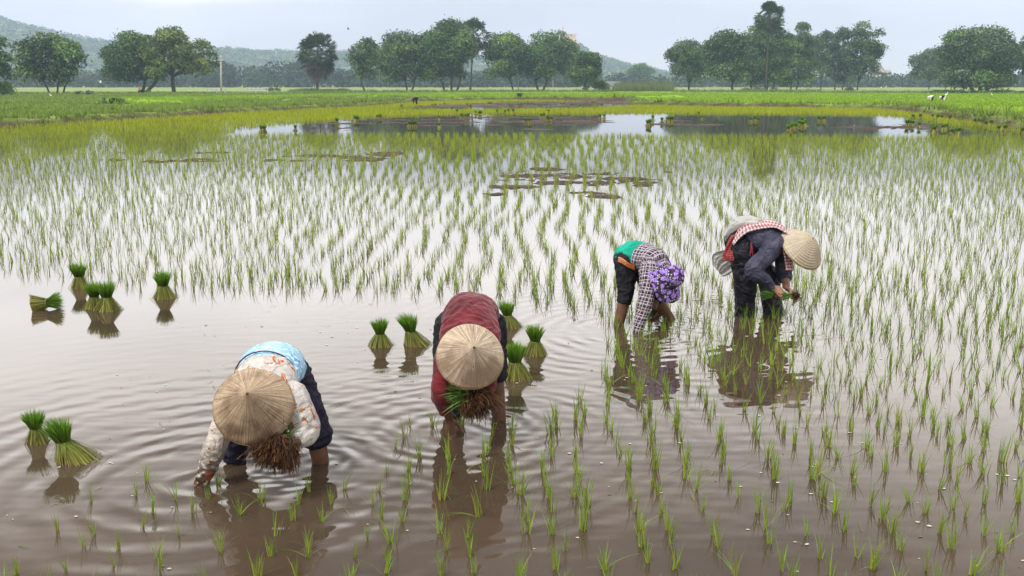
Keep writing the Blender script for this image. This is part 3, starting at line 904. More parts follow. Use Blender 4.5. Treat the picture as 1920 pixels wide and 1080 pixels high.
A = blades_at(x, y, np.full(len(x), -.03), 9, hh, np.full(len(x), .0068), cb, ct, .012, (.03, .45), 3, wob=.03)
cb, ct = cols(xb, yb)
B = blades_at(xb, yb, np.full(len(xb), -.03), 7, np.full(len(xb), .205), np.full(len(xb), .0080), cb, ct, .018, (.03, .42), 3, wob=.05)
cb, ct = cols(xc, yc)
C_ = blades_at(xc, yc, np.full(len(xc), -.03), 6, np.full(len(xc), .24), np.full(len(xc), .0125), cb, ct, .03, (.03, .4), 2, wob=.06)
cb, ct = cols(xd, yd)
D_ = blades_at(xd, yd, np.full(len(xd), -.03), 7, np.full(len(xd), .26), np.full(len(xd), .034), cb, ct, .12, (.05, .5), 1)
# sparser wisps that make the far plantings close up, as they do in the photo left of the open water
v, f, c = cat_parts([A, B, C_, D_])
tag(link('planted_rice', mesh_np('planted_rice', v, f, c), M['blade']), 'rows of young rice standing in the flooded paddy beyond the nearest tufts', 'rice', kind='stuff')

# chaff and bits of leaf floating on the near water
n = 260
x = rng.uniform(-3.2, 4.2, n); y = 3.8 + 5.5 * rng.random(n) ** 1.5
r = rng.uniform(.003, .010, n) * (.8 + y * .05)
k = 7
a = np.linspace(0, 2 * np.pi, k, endpoint=False)[None, :]
j = rng.uniform(.6, 1.3, (n, k))
v = np.stack([x[:, None] + np.cos(a) * r[:, None] * j * 1.3, y[:, None] + np.sin(a) * r[:, None] * j, np.full((n, k), .0035)], 2)
f = np.stack([np.arange(n)[:, None] * k + i_ for i_ in range(k)], 2).reshape(-1, k)
cc = np.repeat(np.where(rng.random((n, 1)) < .75, np.array([[.50, .48, .43]]), np.array([[.14, .12, .07]])), k, 0)
M['fleck'] = mat('floating_fleck', attr=True, rough=.7)
tag(link('floating_chaff', mesh_np('floating_chaff', v.reshape(-1, 3), f, cc), M['fleck']), 'pale flecks of chaff floating on the near water', 'debris', kind='stuff')
# loose blades lying on the water
n = 130
x = rng.uniform(-3, 4, n); y = 4 + 7 * rng.random(n)
v, f, c = blades_at(x, y, np.full(n, .004), 1, np.full(n, .02), np.full(n, .006), np.array([.22, .24, .06]), np.array([.2, .26, .05]), .01, (4, 9), 3)
v[:, 2] = np.clip(v[:, 2], .003, .012)
tag(link('floating_blades', mesh_np('floating_blades', v, f, c), M['blade']), 'loose rice blades lying on the water surface', 'debris', kind='stuff')

# ------------------------------------------------------------------ tied bundles of seedlings
def bundle_meshes(seed, nst, nlf, seg, H=.30, lean=(0, 0), flare=.125, skew=0.0, wd=1.0):
    global rng
    old = rng; rng = np.random.default_rng(seed)
    wz = H * .43
    wx, wy = lean[0] * wz, lean[1] * wz
    # skirt: stalks from the waist down to a ring on the mud
    n = nst
    a = rng.random(n) * 2 * np.pi; q = rng.uniform(.3, 1, n) ** .5 * rng.uniform(.8, 1.22, n)
    fl = flare * (1 + skew * np.cos(a - (0 if skew >= 0 else math.pi)))
    b0 = np.stack([np.cos(a) * fl * q, np.sin(a) * fl * q * .85, np.full(n, -.02)], 1)
    lo_ = rng.random(n) < .05
    b0[lo_, :2] *= rng.uniform(1.1, 1.4, (lo_.sum(), 1))
    a = a + rng.normal(size=n) * .22
    tp = np.stack([wx + np.cos(a) * .046 * q, wy + np.sin(a) * .046 * q, np.full(n, wz + .015)], 1)
    rows = seg + 1
    t = np.linspace(0, 1, rows)[None, :, None]
    c = b0[:, None, :] * (1 - t) + tp[:, None, :] * t
    c[:, :, 2] += (.014 * np.sin(np.pi * t[:, :, 0]) * rng.uniform(-1.2, 1.4, (n, 1)))
    w_ = .0028 * wd * rng.uniform(.7, 1.4, n)[:, None, None] * (1.15 - .55 * t)
    side = np.stack([-np.sin(a), np.cos(a), np.zeros(n)], 1)[:, None, :]
    v = np.stack([c - side * w_, c + side * w_], 2).reshape(-1, 3)
    bb = (np.arange(n) * rows * 2)[:, None]; k = np.arange(seg)[None, :] * 2
    f = np.stack([bb + k, bb + k + 1, bb + k + 3, bb + k + 2], 2).reshape(-1, 4)
    j = rng.uniform(.35, 1.5, n)[:, None, None]
    brown = (rng.random(n) < .35)[:, None, None]
    cb = np.where(brown, np.array([.20, .13, .05]), np.array([.34, .33, .07])); ct = np.array([.20, .26, .04])
    col = (cb * (1 - t) + ct * t) * j
    col = np.repeat(col[:, :, None, :], 2, 2).reshape(-1, 3)
    core = MB(); core.lathe([(flare * .72, -.02), (flare * .46, wz * .35), (.036, wz * .85), (.030, wz)], 12, (0, 0, 0), (.16, .17, .035))
    cv, cf = np.array(core.v), [q for q in core.f if len(q) == 4]
    cv[:, 0] += wx * np.clip(cv[:, 2] / wz, 0, 1); cv[:, 1] += wy * np.clip(cv[:, 2] / wz, 0, 1)
    sv, sf, scol = cat_parts([(v, f, col), (cv, np.array(cf), np.tile(np.array([.08, .08, .02]), (len(cv), 1)))])
    m1 = mesh_np('stalks', sv, sf, scol); m1.materials.append(M['blade'])
    # tie
    tb = MB(); tb.tube([(wx + .049 * math.cos(u), wy + .049 * math.sin(u), wz + .004 * math.sin(2 * u)) for u in np.linspace(0, 2 * math.pi, 17)], .0065, 6)
    m2 = bpy.data.meshes.new('tie'); m2.from_pydata(tb.v, [], tb.f); m2.materials.append(M['straw'])
    # green brush above the tie
    n = nlf
    a = rng.random(n) * 2 * np.pi; q = rng.random(n) ** .5
    b0 = np.stack([wx + np.cos(a) * .046 * q, wy + np.sin(a) * .046 * q, np.full(n, wz)], 1)
    hh = (H - wz) * (1.05 - .25 * q ** 3) * rng.uniform(.70, 1.14, n)
    ln = q * .50 + rng.normal(size=n) * .05
    v, f, col = ribbons(b0, a, ln, hh, np.full(n, .0088 * wd), max(2, seg), np.tile(np.array([.07, .13, .015]), (n, 1)) * rng.uniform(.6, 1.3, (n, 1)),
                        np.tile(np.array([.15, .30, .026]), (n, 1)) * rng.uniform(.35, 1.8, (n, 1)), droop=.1)
    v[:, 0] += lean[0] * np.maximum(v[:, 2] - wz, 0) * 1.0; v[:, 1] += lean[1] * np.maximum(v[:, 2] - wz, 0)
    core = MB(); core.lathe([(.042, wz), (.052, wz + (H - wz) * .3), (.054, wz + (H - wz) * .5)], 12)
    cv, cf = np.array(core.v), [q for q in core.f if len(q) == 4]
    cf = cf + [(24, 25 + i_, 26 + i_, 26 + i_) for i_ in range(0)]
    cv[:, 0] += wx + lean[0] * (cv[:, 2] - wz); cv[:, 1] += wy + lean[1] * (cv[:, 2] - wz)
    lv, lf, lc = cat_parts([(v, f, col), (cv, np.array(cf), np.tile(np.array([.035, .08, .012]), (len(cv), 1)))])
    m3 = mesh_np('leaves', lv, lf, lc); m3.materials.append(M['blade'])
    rng = old
    return m1, m2, m3
def put_bundle(ms, loc, rz, s, label, group, tilt=None):
    root = empty('seedling_bundle', loc, label, 'seedling bundle', group)
    root.rotation_euler = tilt if tilt else (0, 0, rz)
    root.scale = (s, s, s)
    for nm, me in zip(('stalks', 'tie', 'leaves'), ms):
        o = bpy.data.objects.new(nm, me); COL.objects.link(o); o.parent = root
    return root
BGN = 'tied seedling bundles standing around the planters'
NB = [  # u, v base, height px, seed, lean, flare, skew, label
    (72, 832, 66, 1, (-.12, 0), .085, 0, 'short-skirted seedling bundle at the left edge, behind the taller one'),
    (134, 864, 88, 2, (-.28, 0), .12, .35, 'tall seedling bundle leaning left at the lower left, with the widest skirt'),
    (151, 543, 50, 3, (-.10, 0), .085, 0, 'rearmost seedling bundle of the upper left group, standing apart at its top'),
    (178, 581, 53, 4, (.0, 0), .09, 0, 'seedling bundle half hidden behind another in the upper left group'),
    (203, 584, 57, 5, (-.02, 0), .115, 0, 'front seedling bundle of the overlapping pair at the upper left'),
    (309, 561, 53, 6, (-.03, 0), .11, 0, 'lone upright seedling bundle right of the upper left group'),
    (714, 651, 55, 7, (0, 0), .115, 0, 'leftmost of the two seedling bundles left of the red-shirted planter'),
    (775, 649, 62, 8, (-.22, 0), .115, .45, 'seedling bundle leaning left with its skirt trailing to the red-shirted planter'),
    (954, 616, 52, 9, (-.10, 0), .10, .4, 'seedling bundle behind the red-shirted planter, rearmost of three'),
    (1004, 667, 59, 10, (-.10, 0), .105, 0, 'seedling bundle standing farthest right of the red-shirted planter'),
    (966, 711, 72, 11, (0, 0), .11, .15, 'seedling bundle right beside the hat of the red-shirted planter, nearest of three')]
for (u, vb, hp, sd2, ln, fl, sk, lab) in NB:
    p = G(u, vb - 3)
    s = hp * p.y * 1.05 / FPX / .33
    put_bundle(bundle_meshes(sd2, 560, 460, 3, lean=ln, flare=fl * 1.3, skew=sk), p, 0, s, lab, BGN, tilt=(random.uniform(-.07, .07), random.uniform(-.07, .07), random.uniform(-.25, .25)))
p = G(118, 580)
fallen = put_bundle(bundle_meshes(20, 560, 560, 3, flare=.12), G(66, 581) + Vector((0, 0, .045)), 0, .86,
                    'fallen seedling bundle lying on its side in the water at the upper left', BGN, tilt=(0, R(80), R(12)))
FB = [(490, 248), (496, 247.5), (554, 245), (632, 233), (666, 228), (671, 228), (708, 224), (713, 223), (768, 238), (774, 238), (779, 238), (753, 203), (810, 201), (816, 201), (833, 198),
      (857, 213), (823, 240), (823, 225), (876, 200), (882, 203), (918, 198), (921, 197), (892, 215), (898, 216), (902, 216), (932, 213), (947, 213), (953, 212), (962, 212), (866, 222), (873, 223), (878, 222),
      (955, 202), (960, 202), (972, 199), (978, 199), (984, 198), (990, 198), (997, 197), (975, 204), (1009, 203), (1014, 203), (1029, 212), (1014, 221), (1020, 221), (1027, 228), (1034, 228),
      (986, 231), (993, 231), (1051, 198), (1057, 198), (1076, 199), (1087, 202), (1110, 196), (1115, 196), (1129, 200), (1125, 223), (1133, 222),
      (1214, 236), (1218, 236), (1224, 226), (1241, 230), (1251, 229), (1256, 229), (1260, 229), (1310, 217), (1317, 224), (1407, 229), (1416, 228), (1421, 229),
      (1478, 248), (1483, 245), (1489, 241), (1493, 242), (1499, 237), (1505, 239), (1509, 237), (1503, 231), (1535, 228), (1544, 228), (1700, 237), (1705, 235), (1711, 237), (1712, 223), (1725, 223),
      (1723, 240), (1748, 222), (1758, 224), (1765, 225), (1748, 246), (1755, 244), (1751, 250), (1768, 244), (1774, 243), (1784, 253), (1797, 253), (1781, 226), (1828, 232), (1835, 232), (1848, 237), (1858, 237), (1872, 247), (1884, 246), (1917, 251)]
fm = [bundle_meshes(40 + k, 60, 90, 1, flare=.15, wd=3.0) for k in range(4)]
for k, (u, vb) in enumerate(FB):
    p = G(u, vb)
    put_bundle(fm[k % 4], p, random.uniform(0, 6.28), random.uniform(1.0, 1.3),
               'small far-off seedling bundle standing at the open water across the paddy', 'far seedling bundles along the open water')

# ------------------------------------------------------------------ people: lofted limbs fused into one surface
def catmull(pts, k):
    P_ = [np.array(p, float) for p in pts]
    P_ = [P_[0] * 2 - P_[1]] + P_ + [P_[-1] * 2 - P_[-2]]
    o = []
    for i in range(1, len(P_) - 2):
        for t in np.linspace(0, 1, k, endpoint=False):
            a, b, c, d = P_[i - 1:i + 3]
            o.append(.5 * (2 * b + (c - a) * t + (2 * a - 5 * b + 4 * c - d) * t * t + (3 * b - a - 3 * c + d) * t ** 3))
    o.append(P_[-2])
    return np.array(o)
class Loft:
    """pts: list of (Vector, rx, ry); side: direction of rx. cap: rounded ends"""
    def __init__(s, pts, side=(1, 0, 0), k=6, cap=(True, True), n=16, straight=False):
        C = [tuple(p[0]) for p in pts]
        rx = [p[1] for p in pts]; ry = [(p[2] if len(p) > 2 else p[1]) for p in pts]
        data = [(*c, a, b) for c, a, b in zip(C, rx, ry)]
        d = catmull(data, k) if not straight else np.array(data)
        c, r = d[:, :3], d[:, 3:]
        # rounded caps
        def capit(c, r, end):
            i, j = (0, 1) if end == 0 else (-1, -2)
            t = c[i] - c[j]; t /= np.linalg.norm(t) + 1e-9
            m_ = min(r[i])
            cc, rr_ = [], []
            for a in (30, 55, 75, 86):
                cc.append(c[i] + t * m_ * math.sin(R(a))); rr_.append(r[i] * math.cos(R(a)))
            cc, rr_ = np.array(cc), np.array(rr_)
            return (np.concatenate([cc[::-1], c]), np.concatenate([rr_[::-1], r])) if end == 0 else (np.concatenate([c, cc]), np.concatenate([r, rr_]))
        if cap[0]: c, r = capit(c, r, 0)
        if cap[1]: c, r = capit(c, r, 1)
        s.c, s.r = c, r
        T = np.gradient(c, axis=0); T /= np.linalg.norm(T, axis=1)[:, None] + 1e-9
        sd_ = np.array(side, float)
        S, B = [], []
        for t in T:
            q = sd_ - t * sd_.dot(t)
            if np.linalg.norm(q) < .15: q = (S[-1] if S else np.array([0, 0, 1.0])); q = q - t * q.dot(t)
            q /= np.linalg.norm(q); S.append(q); B.append(np.cross(t, q))
            sd_ = sd_ if np.linalg.norm(sd_ - t * sd_.dot(t)) > .15 else q
        s.S, s.B, s.T, s.n = np.array(S), np.array(B), T, n
        s.L = np.concatenate([[0], np.cumsum(np.linalg.norm(np.diff(c, axis=0), axis=1))])
    def geo(s):
        n = s.n; a = np.linspace(0, 2 * np.pi, n, endpoint=False)
        v = s.c[:, None, :] + s.S[:, None, :] * (np.cos(a)[None, :, None] * s.r[:, 0][:, None, None]) + s.B[:, None, :] * (np.sin(a)[None, :, None] * s.r[:, 1][:, None, None])
        m_ = len(s.c)
        f = [(i * n + j, i * n + (j + 1) % n, (i + 1) * n + (j + 1) % n, (i + 1) * n + j) for i in range(m_ - 1) for j in range(n)]
        f.append(tuple(range(n - 1, -1, -1))); f.append(tuple((m_ - 1) * n + j for j in range(n)))
        return v.reshape(-1, 3), f
def fuse(name, lofts, material, parent, voxel=.008, smooth=3, wr=0.0, wsc=(9, 22), seed=0, fold=None, cut=None):
    vs, fs = [], []
    for L in lofts:
        v, f = L.geo(); n0 = len(vs)
        vs += [tuple(p) for p in v]; fs += [tuple(i + n0 for i in q) for q in f]
    me = bpy.data.meshes.new('tmp'); me.from_pydata(vs, [], fs)
    bm = bmesh.new(); bm.from_mesh(me); bmesh.ops.recalc_face_normals(bm, faces=bm.faces); bm.to_mesh(me); bm.free()
    o = bpy.data.objects.new('tmp', me); COL.objects.link(o)
    rm = o.modifiers.new('r', 'REMESH'); rm.mode = 'VOXEL'; rm.voxel_size = voxel; rm.adaptivity = 0
    sm = o.modifiers.new('s', 'SMOOTH'); sm.factor = .5; sm.iterations = smooth
    dg = bpy.context.evaluated_depsgraph_get()
    m2 = bpy.data.meshes.new_from_object(o.evaluated_get(dg))
    bpy.data.objects.remove(o); bpy.data.meshes.remove(me)
    m2.name = name
    nv = len(m2.vertices)
    co = np.empty(nv * 3); m2.vertices.foreach_get('co', co); co = co.reshape(-1, 3)
    no = np.empty(nv * 3); m2.vertices.foreach_get('normal', no) if hasattr(m2.vertices[0], 'normal') else None
    no = np.array([tuple(x.vector) for x in m2.vertex_normals]) if nv < 400000 else no.reshape(-1, 3)
    # cloth coordinates: along / around the nearest limb
    C = np.concatenate([L.c for L in lofts]); Rm = np.concatenate([L.r.mean(1) for L in lofts])
    Rm = np.maximum(Rm, .015)
    S = np.concatenate([L.S for L in lofts]); B = np.concatenate([L.B for L in lofts]); T = np.concatenate([L.T for L in lofts])
    off = np.cumsum([0] + [L.L[-1] + .37 for L in lofts[:-1]]) if len(lofts) > 1 else [0]
    Ls = np.concatenate([L.L + q for L, q in zip(lofts, off)])
    cuv = np.zeros((nv, 3))
    for a in range(0, nv, 4000):
        p = co[a:a + 4000]
        d = np.linalg.norm(p[:, None] - C[None], axis=2) / Rm[None]
        i = d.argmin(1)
        q = p - C[i]
        x = (q * S[i]).sum(1); y = (q * B[i]).sum(1)
        cuv[a:a + 4000, 0] = Ls[i] + (q * T[i]).sum(1)
        cuv[a:a + 4000, 1] = np.arctan2(y, x) * Rm[i]
        cuv[a:a + 4000, 2] = i
    if wr:
        # creases: stretched ridged noise, mostly across the limb, broken by a second direction
        q = np.stack([cuv[:, 0] * wsc[1], cuv[:, 1] * wsc[0], np.full(nv, seed * 5.3)], 1)
        w1 = fbm(q, 2)
        q2 = co * np.array([wsc[0] * 1.3, wsc[0] * 1.3, wsc[1] * .7]) + seed + 4 * vnoise(co * 5 + seed)[:, None]
        w2 = fbm(q2, 3)
        r1 = 1 - np.abs(w1 * 2 - 1) * 2; r2 = 1 - np.abs(w2 * 2 - 1) * 2
        co = co + no * (wr * (.45 * r1 + .65 * r2 - .35))[:, None]
    if fold is not None:
        co = fold(co, no, cuv)
    m2.vertices.foreach_set('co', co.astype(np.float32).ravel())
    m2.polygons.foreach_set('use_smooth', np.ones(len(m2.polygons), dtype=bool))
    a = m2.attributes.new('cuv', 'FLOAT_VECTOR', 'POINT'); a.data.foreach_set('vector', cuv.astype(np.float32).ravel())
    m2.update()
    m2.materials.clear()
    return link(name, m2, material, parent)

V = Vector
def hand_lofts(wrist, d, nrm, thumb_side, curl=.5, size=1.0, spread=.12):
    """wrist point, direction of the palm, palm normal (towards which fingers curl), side the thumb is on"""
    d = V(d).normalized(); nrm = V(nrm); nrm = (nrm - d * nrm.dot(d)).normalized()
    sd_ = V(thumb_side); sd_ = (sd_ - d * sd_.dot(d) - nrm * sd_.dot(nrm)).normalized()
    w_ = V(wrist); z = size
    L = [Loft([(w_ - d * .03 * z, .025 * z, .020 * z), (w_ + d * .02 * z, .032 * z, .018 * z), (w_ + d * .06 * z, .041 * z, .016 * z), (w_ + d * .090 * z, .040 * z, .013 * z)], side=sd_, k=4, n=14)]
    for i, (off, ln) in enumerate(((.030, .070), (.010, .079), (-.011, .073), (-.031, .056))):
        p = w_ + d * (.084 - abs(off) * .25) * z + sd_ * off * z
        fd = (d + sd_ * off * spread * 30 * .12).normalized()
        pts = [(p - d * .02 * z, .0092 * z)]
        a = curl * (.8 + .12 * i)
        cur = fd; q = p
        for s_, ll in enumerate((.45, .32, .23)):
            pts.append((q, (.0092, .0086, .0080)[s_] * z))
            ang = a * (.55, .9, .6)[s_]
            cur = (cur * math.cos(ang) + nrm * math.sin(ang)).normalized()
            nn = nrm * math.cos(ang) - fd * math.sin(ang)
            q = q + cur * ln * ll * z
            nrm_l = nn
        pts.append((q, .0070 * z))
        L.append(Loft(pts, side=sd_, k=3, n=10))
    t0 = w_ + d * .022 * z + sd_ * .022 * z
    td = (d * .62 + sd_ * .62 + nrm * .35).normalized()
    t1 = t0 + td * .042 * z; t2 = t1 + (d * .8 + sd_ * .15 + nrm * (.35 + curl * .5)).normalized() * .034 * z
    t3 = t2 + (d * .8 - sd_ * .1 + nrm * (.45 + curl * .6)).normalized() * .025 * z
    L.append(Loft([(t0 - td * .01, .014 * z), (t0 + td * .015 * z, .0135 * z), (t1, .0112 * z), (t2, .0102 * z), (t3, .0082 * z)], side=nrm, k=3, n=10))
    return L
def head_lofts(c, up, fwd, s=1.0):
    """skull, jaw, nose, ears, lips, brow"""
    up = V(up).normalized(); fwd = V(fwd); fwd = (fwd - up * fwd.dot(up)).normalized(); sd_ = up.cross(fwd)
    c = V(c)
    q = lambda x, y, z: c + sd_ * x * s + fwd * y * s + up * z * s
    L = [Loft([(q(0, -.012, .085), .042 * s, .052 * s), (q(0, -.012, .055), .066 * s, .082 * s), (q(0, -.008, .01), .074 * s, .092 * s), (q(0, .004, -.035), .068 * s, .082 * s), (q(0, .018, -.075), .056 * s, .064 * s), (q(0, .036, -.105), .034 * s, .036 * s)], side=sd_, k=4),
         Loft([(q(0, .082, .022), .008 * s, .006 * s), (q(0, .096, -.004), .010 * s, .010 * s), (q(0, .108, -.022), .017 * s, .011 * s), (q(0, .092, -.032), .016 * s, .008 * s)], side=sd_, k=3, n=8),
         Loft([(q(-.045, .068, .028), .012 * s), (q(0, .083, .030), .011 * s), (q(.045, .068, .028), .012 * s)], side=up, k=3, n=8),
         Loft([(q(-.024, .078, -.060), .006 * s), (q(0, .090, -.058), .009 * s), (q(.024, .078, -.060), .006 * s)], side=up, k=3, n=8)]
    for e in (-1, 1):
        L.append(Loft([(q(e * .078, -.005, .015), .006 * s, .016 * s), (q(e * .080, -.010, -.012), .006 * s, .018 * s), (q(e * .074, 0, -.036), .005 * s, .009 * s)], side=sd_, k=3, n=8))
        L.append(Loft([(q(e * .040, .066, -.02), .020 * s), (q(e * .046, .060, -.035), .018 * s)], side=up, k=2, n=8))
    return L
def eyes(root, c, up, fwd, s=1.0):
    up = V(up).normalized(); fwd = V(fwd); fwd = (fwd - up * fwd.dot(up)).normalized(); sd_ = up.cross(fwd)
    for e in (-1, 1):
        mb = MB(); p = V(c) + sd_ * e * .032 * s + fwd * .078 * s + up * .006 * s
        mb.tube([p - sd_ * .012, p - sd_ * .006 + fwd * .002, p + sd_ * .006 + fwd * .002, p + sd_ * .012], [.001, .006, .006, .001], 8)
        mb.build('eye', M['eye'], root, smooth=True)

def smat(name, rough=.75, spec=.25, sheen=0.0, builder=None, bump=(220, .0012), crease=.022):
    """cloth material whose colour is built by builder(tree, u, v, obj) -> socket"""
    m = bpy.data.materials.new(name); m.use_nodes = True
    t = m.node_tree; b = t.nodes['Principled BSDF']
    b.inputs['Roughness'].default_value = rough; b.inputs['Specular IOR Level'].default_value = spec
    b.inputs['Sheen Weight'].default_value = sheen
    at = N(t, 'ShaderNodeAttribute'); at.attribute_name = 'cuv'
    tc = N(t, 'ShaderNodeTexCoord')
    src = builder(t, at.outputs['Vector'], tc.outputs['Object'])
    t.links.new(src, b.inputs['Base Color'])
    nz = N(t, 'ShaderNodeTexNoise'); nz.inputs['Scale'].default_value = bump[0]; t.links.new(tc.outputs['Object'], nz.inputs['Vector'])
    bn = N(t, 'ShaderNodeBump'); bn.inputs['Distance'].default_value = bump[1]; t.links.new(nz.outputs[0], bn.inputs['Height']); t.links.new(bn.outputs[0], b.inputs['Normal'])
    if crease:
        n2_ = N(t, 'ShaderNodeTexNoise'); n2_.inputs['Scale'].default_value = 7.0; n2_.inputs['Detail'].default_value = 3; n2_.inputs['Distortion'].default_value = 1.4
        t.links.new(tc.outputs['Object'], n2_.inputs['Vector'])
        s1 = N(t, 'ShaderNodeMath', operation='SUBTRACT'); t.links.new(n2_.outputs[0], s1.inputs[0]); s1.inputs[1].default_value = .5
        s2 = N(t, 'ShaderNodeMath', operation='ABSOLUTE'); t.links.new(s1.outputs[0], s2.inputs[0])
        s3 = N(t, 'ShaderNodeMath', operation='POWER'); t.links.new(s2.outputs[0], s3.inputs[0]); s3.inputs[1].default_value = .6
        b2 = N(t, 'ShaderNodeBump'); b2.inputs['Distance'].default_value = crease; t.links.new(s3.outputs[0], b2.inputs['Height']); t.links.new(b2.outputs[0], bn.inputs['Normal'])
    return m
def _mixc(t, fac, a, b_):
    x = N(t, 'ShaderNodeMix', data_type='RGBA')
    if isinstance(fac, (int, float)): x.inputs['Factor'].default_value = fac
    else: t.links.new(fac, x.inputs['Factor'])
    for s_, k in ((a, 'A'), (b_, 'B')):
        if isinstance(s_, tuple): x.inputs[k].default_value = (*s_, 1)
        else: t.links.new(s_, x.inputs[k])
    return x.outputs['Result']
def _noise(t, vec, sc_, det=3, lo=.4, hi=.6, dist=0):
    nz = N(t, 'ShaderNodeTexNoise'); nz.inputs['Scale'].default_value = sc_; nz.inputs['Detail'].default_value = det; nz.inputs['Distortion'].default_value = dist
    t.links.new(vec, nz.inputs['Vector'])
    mr = N(t, 'ShaderNodeMapRange'); mr.inputs['From Min'].default_value = lo; mr.inputs['From Max'].default_value = hi
    t.links.new(nz.outputs[0], mr.inputs['Value'])
    return mr.outputs[0]
def _stripe(t, vec, comp, period, width, soft=.04, phase=0):
    sp = N(t, 'ShaderNodeSeparateXYZ'); t.links.new(vec, sp.inputs[0])
    m1 = N(t, 'ShaderNodeMath', operation='MULTIPLY_ADD'); t.links.new(sp.outputs[comp], m1.inputs[0]); m1.inputs[1].default_value = 1 / period; m1.inputs[2].default_value = 50 + phase
    fr = N(t, 'ShaderNodeMath', operation='FRACT'); t.links.new(m1.outputs[0], fr.inputs[0])
    a = N(t, 'ShaderNodeMath', operation='SUBTRACT'); t.links.new(fr.outputs[0], a.inputs[0]); a.inputs[1].default_value = .5
    ab = N(t, 'ShaderNodeMath', operation='ABSOLUTE'); t.links.new(a.outputs[0], ab.inputs[0])
    mr = N(t, 'ShaderNodeMapRange'); t.links.new(ab.outputs[0], mr.inputs['Value'])
    mr.inputs['From Min'].default_value = width / 2 + soft; mr.inputs['From Max'].default_value = width / 2 - soft
    return mr.outputs[0]
def plain(c1, c2, sc_=9):
    return lambda t, cv, ob: _mixc(t, _noise(t, ob, sc_, 4), c1, c2)
M['skin'] = smat('skin', .55, .35, builder=plain((.095, .042, .024), (.145, .068, .040), 14), bump=(120, .0008), crease=0)
M['skin2'] = smat('tanned_skin', .5, .4, builder=plain((.24, .125, .075), (.34, .19, .12), 14), bump=(120, .0008), crease=0)
M['eye'] = mat('eye', (.02, .015, .012), .2)
M['hair'] = mat('black_hair', (.012, .010, .010), .5, bump=(180, .002))
M['navy'] = smat('navy_trousers', .8, .2, builder=plain((.010, .009, .020), (.028, .024, .048), 18))
M['black'] = smat('black_trousers', .8, .2, builder=plain((.008, .008, .010), (.020, .019, .024), 18))
M['velvet'] = smat('red_velvet', .8, .1, sheen=.22, builder=lambda t, cv, ob: _mixc(t, _noise(t, ob, 7, 3, .35, .7), (.085, .008, .013), (.165, .018, .027)), crease=.009)
M['teal'] = smat('teal_shirt', .75, builder=plain((.0, .26, .17), (.01, .36, .25), 9))
M['orange'] = smat('orange_cloth', .75, builder=plain((.50, .16, .05), (.62, .30, .12), 9))
M['denim'] = smat('dark_blue_jacket', .55, .3, builder=plain((.032, .032, .058), (.060, .058, .095), 7))
M['nylon'] = smat('black_nylon_trousers', .45, .25, builder=plain((.005, .005, .009), (.013, .013, .022), 7))
def _blue(t, cv, ob):
    w_ = N(t, 'ShaderNodeTexWave'); w_.wave_type = 'RINGS'; w_.inputs['Scale'].default_value = 7; w_.inputs['Distortion'].default_value = 9; w_.inputs['Detail'].default_value = 2; w_.inputs['Detail Scale'].default_value = 2.2
    t.links.new(ob, w_.inputs['Vector'])
    mr = N(t, 'ShaderNodeMapRange'); t.links.new(w_.outputs['Fac'], mr.inputs['Value']); mr.inputs['From Min'].default_value = .62; mr.inputs['From Max'].default_value = .85
    c = _mixc(t, _noise(t, ob, 6, 2), (.20, .40, .58), (.34, .54, .70))
    return _mixc(t, mr.outputs[0], c, (.52, .72, .84))
M['bluecloth'] = smat('light_blue_scrolled_cloth', .8, builder=_blue, crease=.010)
def _white_or(t, cv, ob):
    c = _mixc(t, _noise(t, ob, 30, 3, .3, .7), (.42, .39, .36), (.58, .55, .52))
    f1 = _noise(t, ob, 9, 3, .60, .625, 2.2)
    c = _mixc(t, f1, c, (.42, .14, .045))
    return c
M['whiteorange'] = smat('white_shirt_with_orange_print', .8, builder=_white_or)
def _sleeve(t, cv, ob):
    c = _mixc(t, _noise(t, ob, 20, 4, .3, .7), (.42, .36, .30), (.60, .55, .50))
    sp = N(t, 'ShaderNodeSeparateXYZ'); t.links.new(ob, sp.inputs[0])
    mr = N(t, 'ShaderNodeMapRange'); t.links.new(sp.outputs['Z'], mr.inputs['Value']); mr.inputs['From Min'].default_value = .30; mr.inputs['From Max'].default_value = .08
    dirt = _noise(t, ob, 38, 4, .34, .50)
    ml = N(t, 'ShaderNodeMath', operation='MULTIPLY'); t.links.new(mr.outputs[0], ml.inputs[0]); t.links.new(dirt, ml.inputs[1])
    c = _mixc(t, ml.outputs[0], c, (.06, .035, .025))
    return _mixc(t, _noise(t, ob, 14, 2, .60, .63), c, (.20, .06, .03))
M['wetsleeve'] = smat('mud stained cream sleeve'.replace(' ', '_'), .8, builder=_sleeve)
def _plaid(t, cv, ob):
    a = _stripe(t, cv, 0, .060, .5); b_ = _stripe(t, cv, 1, .060, .5)
    c = _mixc(t, a, (.022, .010, .020), (.085, .028, .055)); c = _mixc(t, b_, c, (.06, .025, .042))
    m1 = N(t, 'ShaderNodeMath', operation='MULTIPLY'); t.links.new(a, m1.inputs[0]); t.links.new(b_, m1.inputs[1])
    c = _mixc(t, m1.outputs[0], c, (.19, .12, .16))
    for comp, ph in ((0, .0), (1, .0), (0, .42), (1, .42)):
        c = _mixc(t, _stripe(t, cv, comp, .060, .085, .025, ph), c, (.52, .52, .55))
    return c
M['plaid'] = smat('purple_and_white_plaid', .8, builder=_plaid)
def _krama(t, cv, ob):
    a = _stripe(t, cv, 0, .030, .5, .06); b_ = _stripe(t, cv, 1, .030, .5, .06)
    ad = N(t, 'ShaderNodeMath', operation='ADD'); t.links.new(a, ad.inputs[0]); t.links.new(b_, ad.inputs[1])
    h = N(t, 'ShaderNodeMath', operation='MULTIPLY'); t.links.new(ad.outputs[0], h.inputs[0]); h.inputs[1].default_value = .5
    return _mixc(t, h.outputs[0], (.62, .56, .56), (.24, .02, .035))
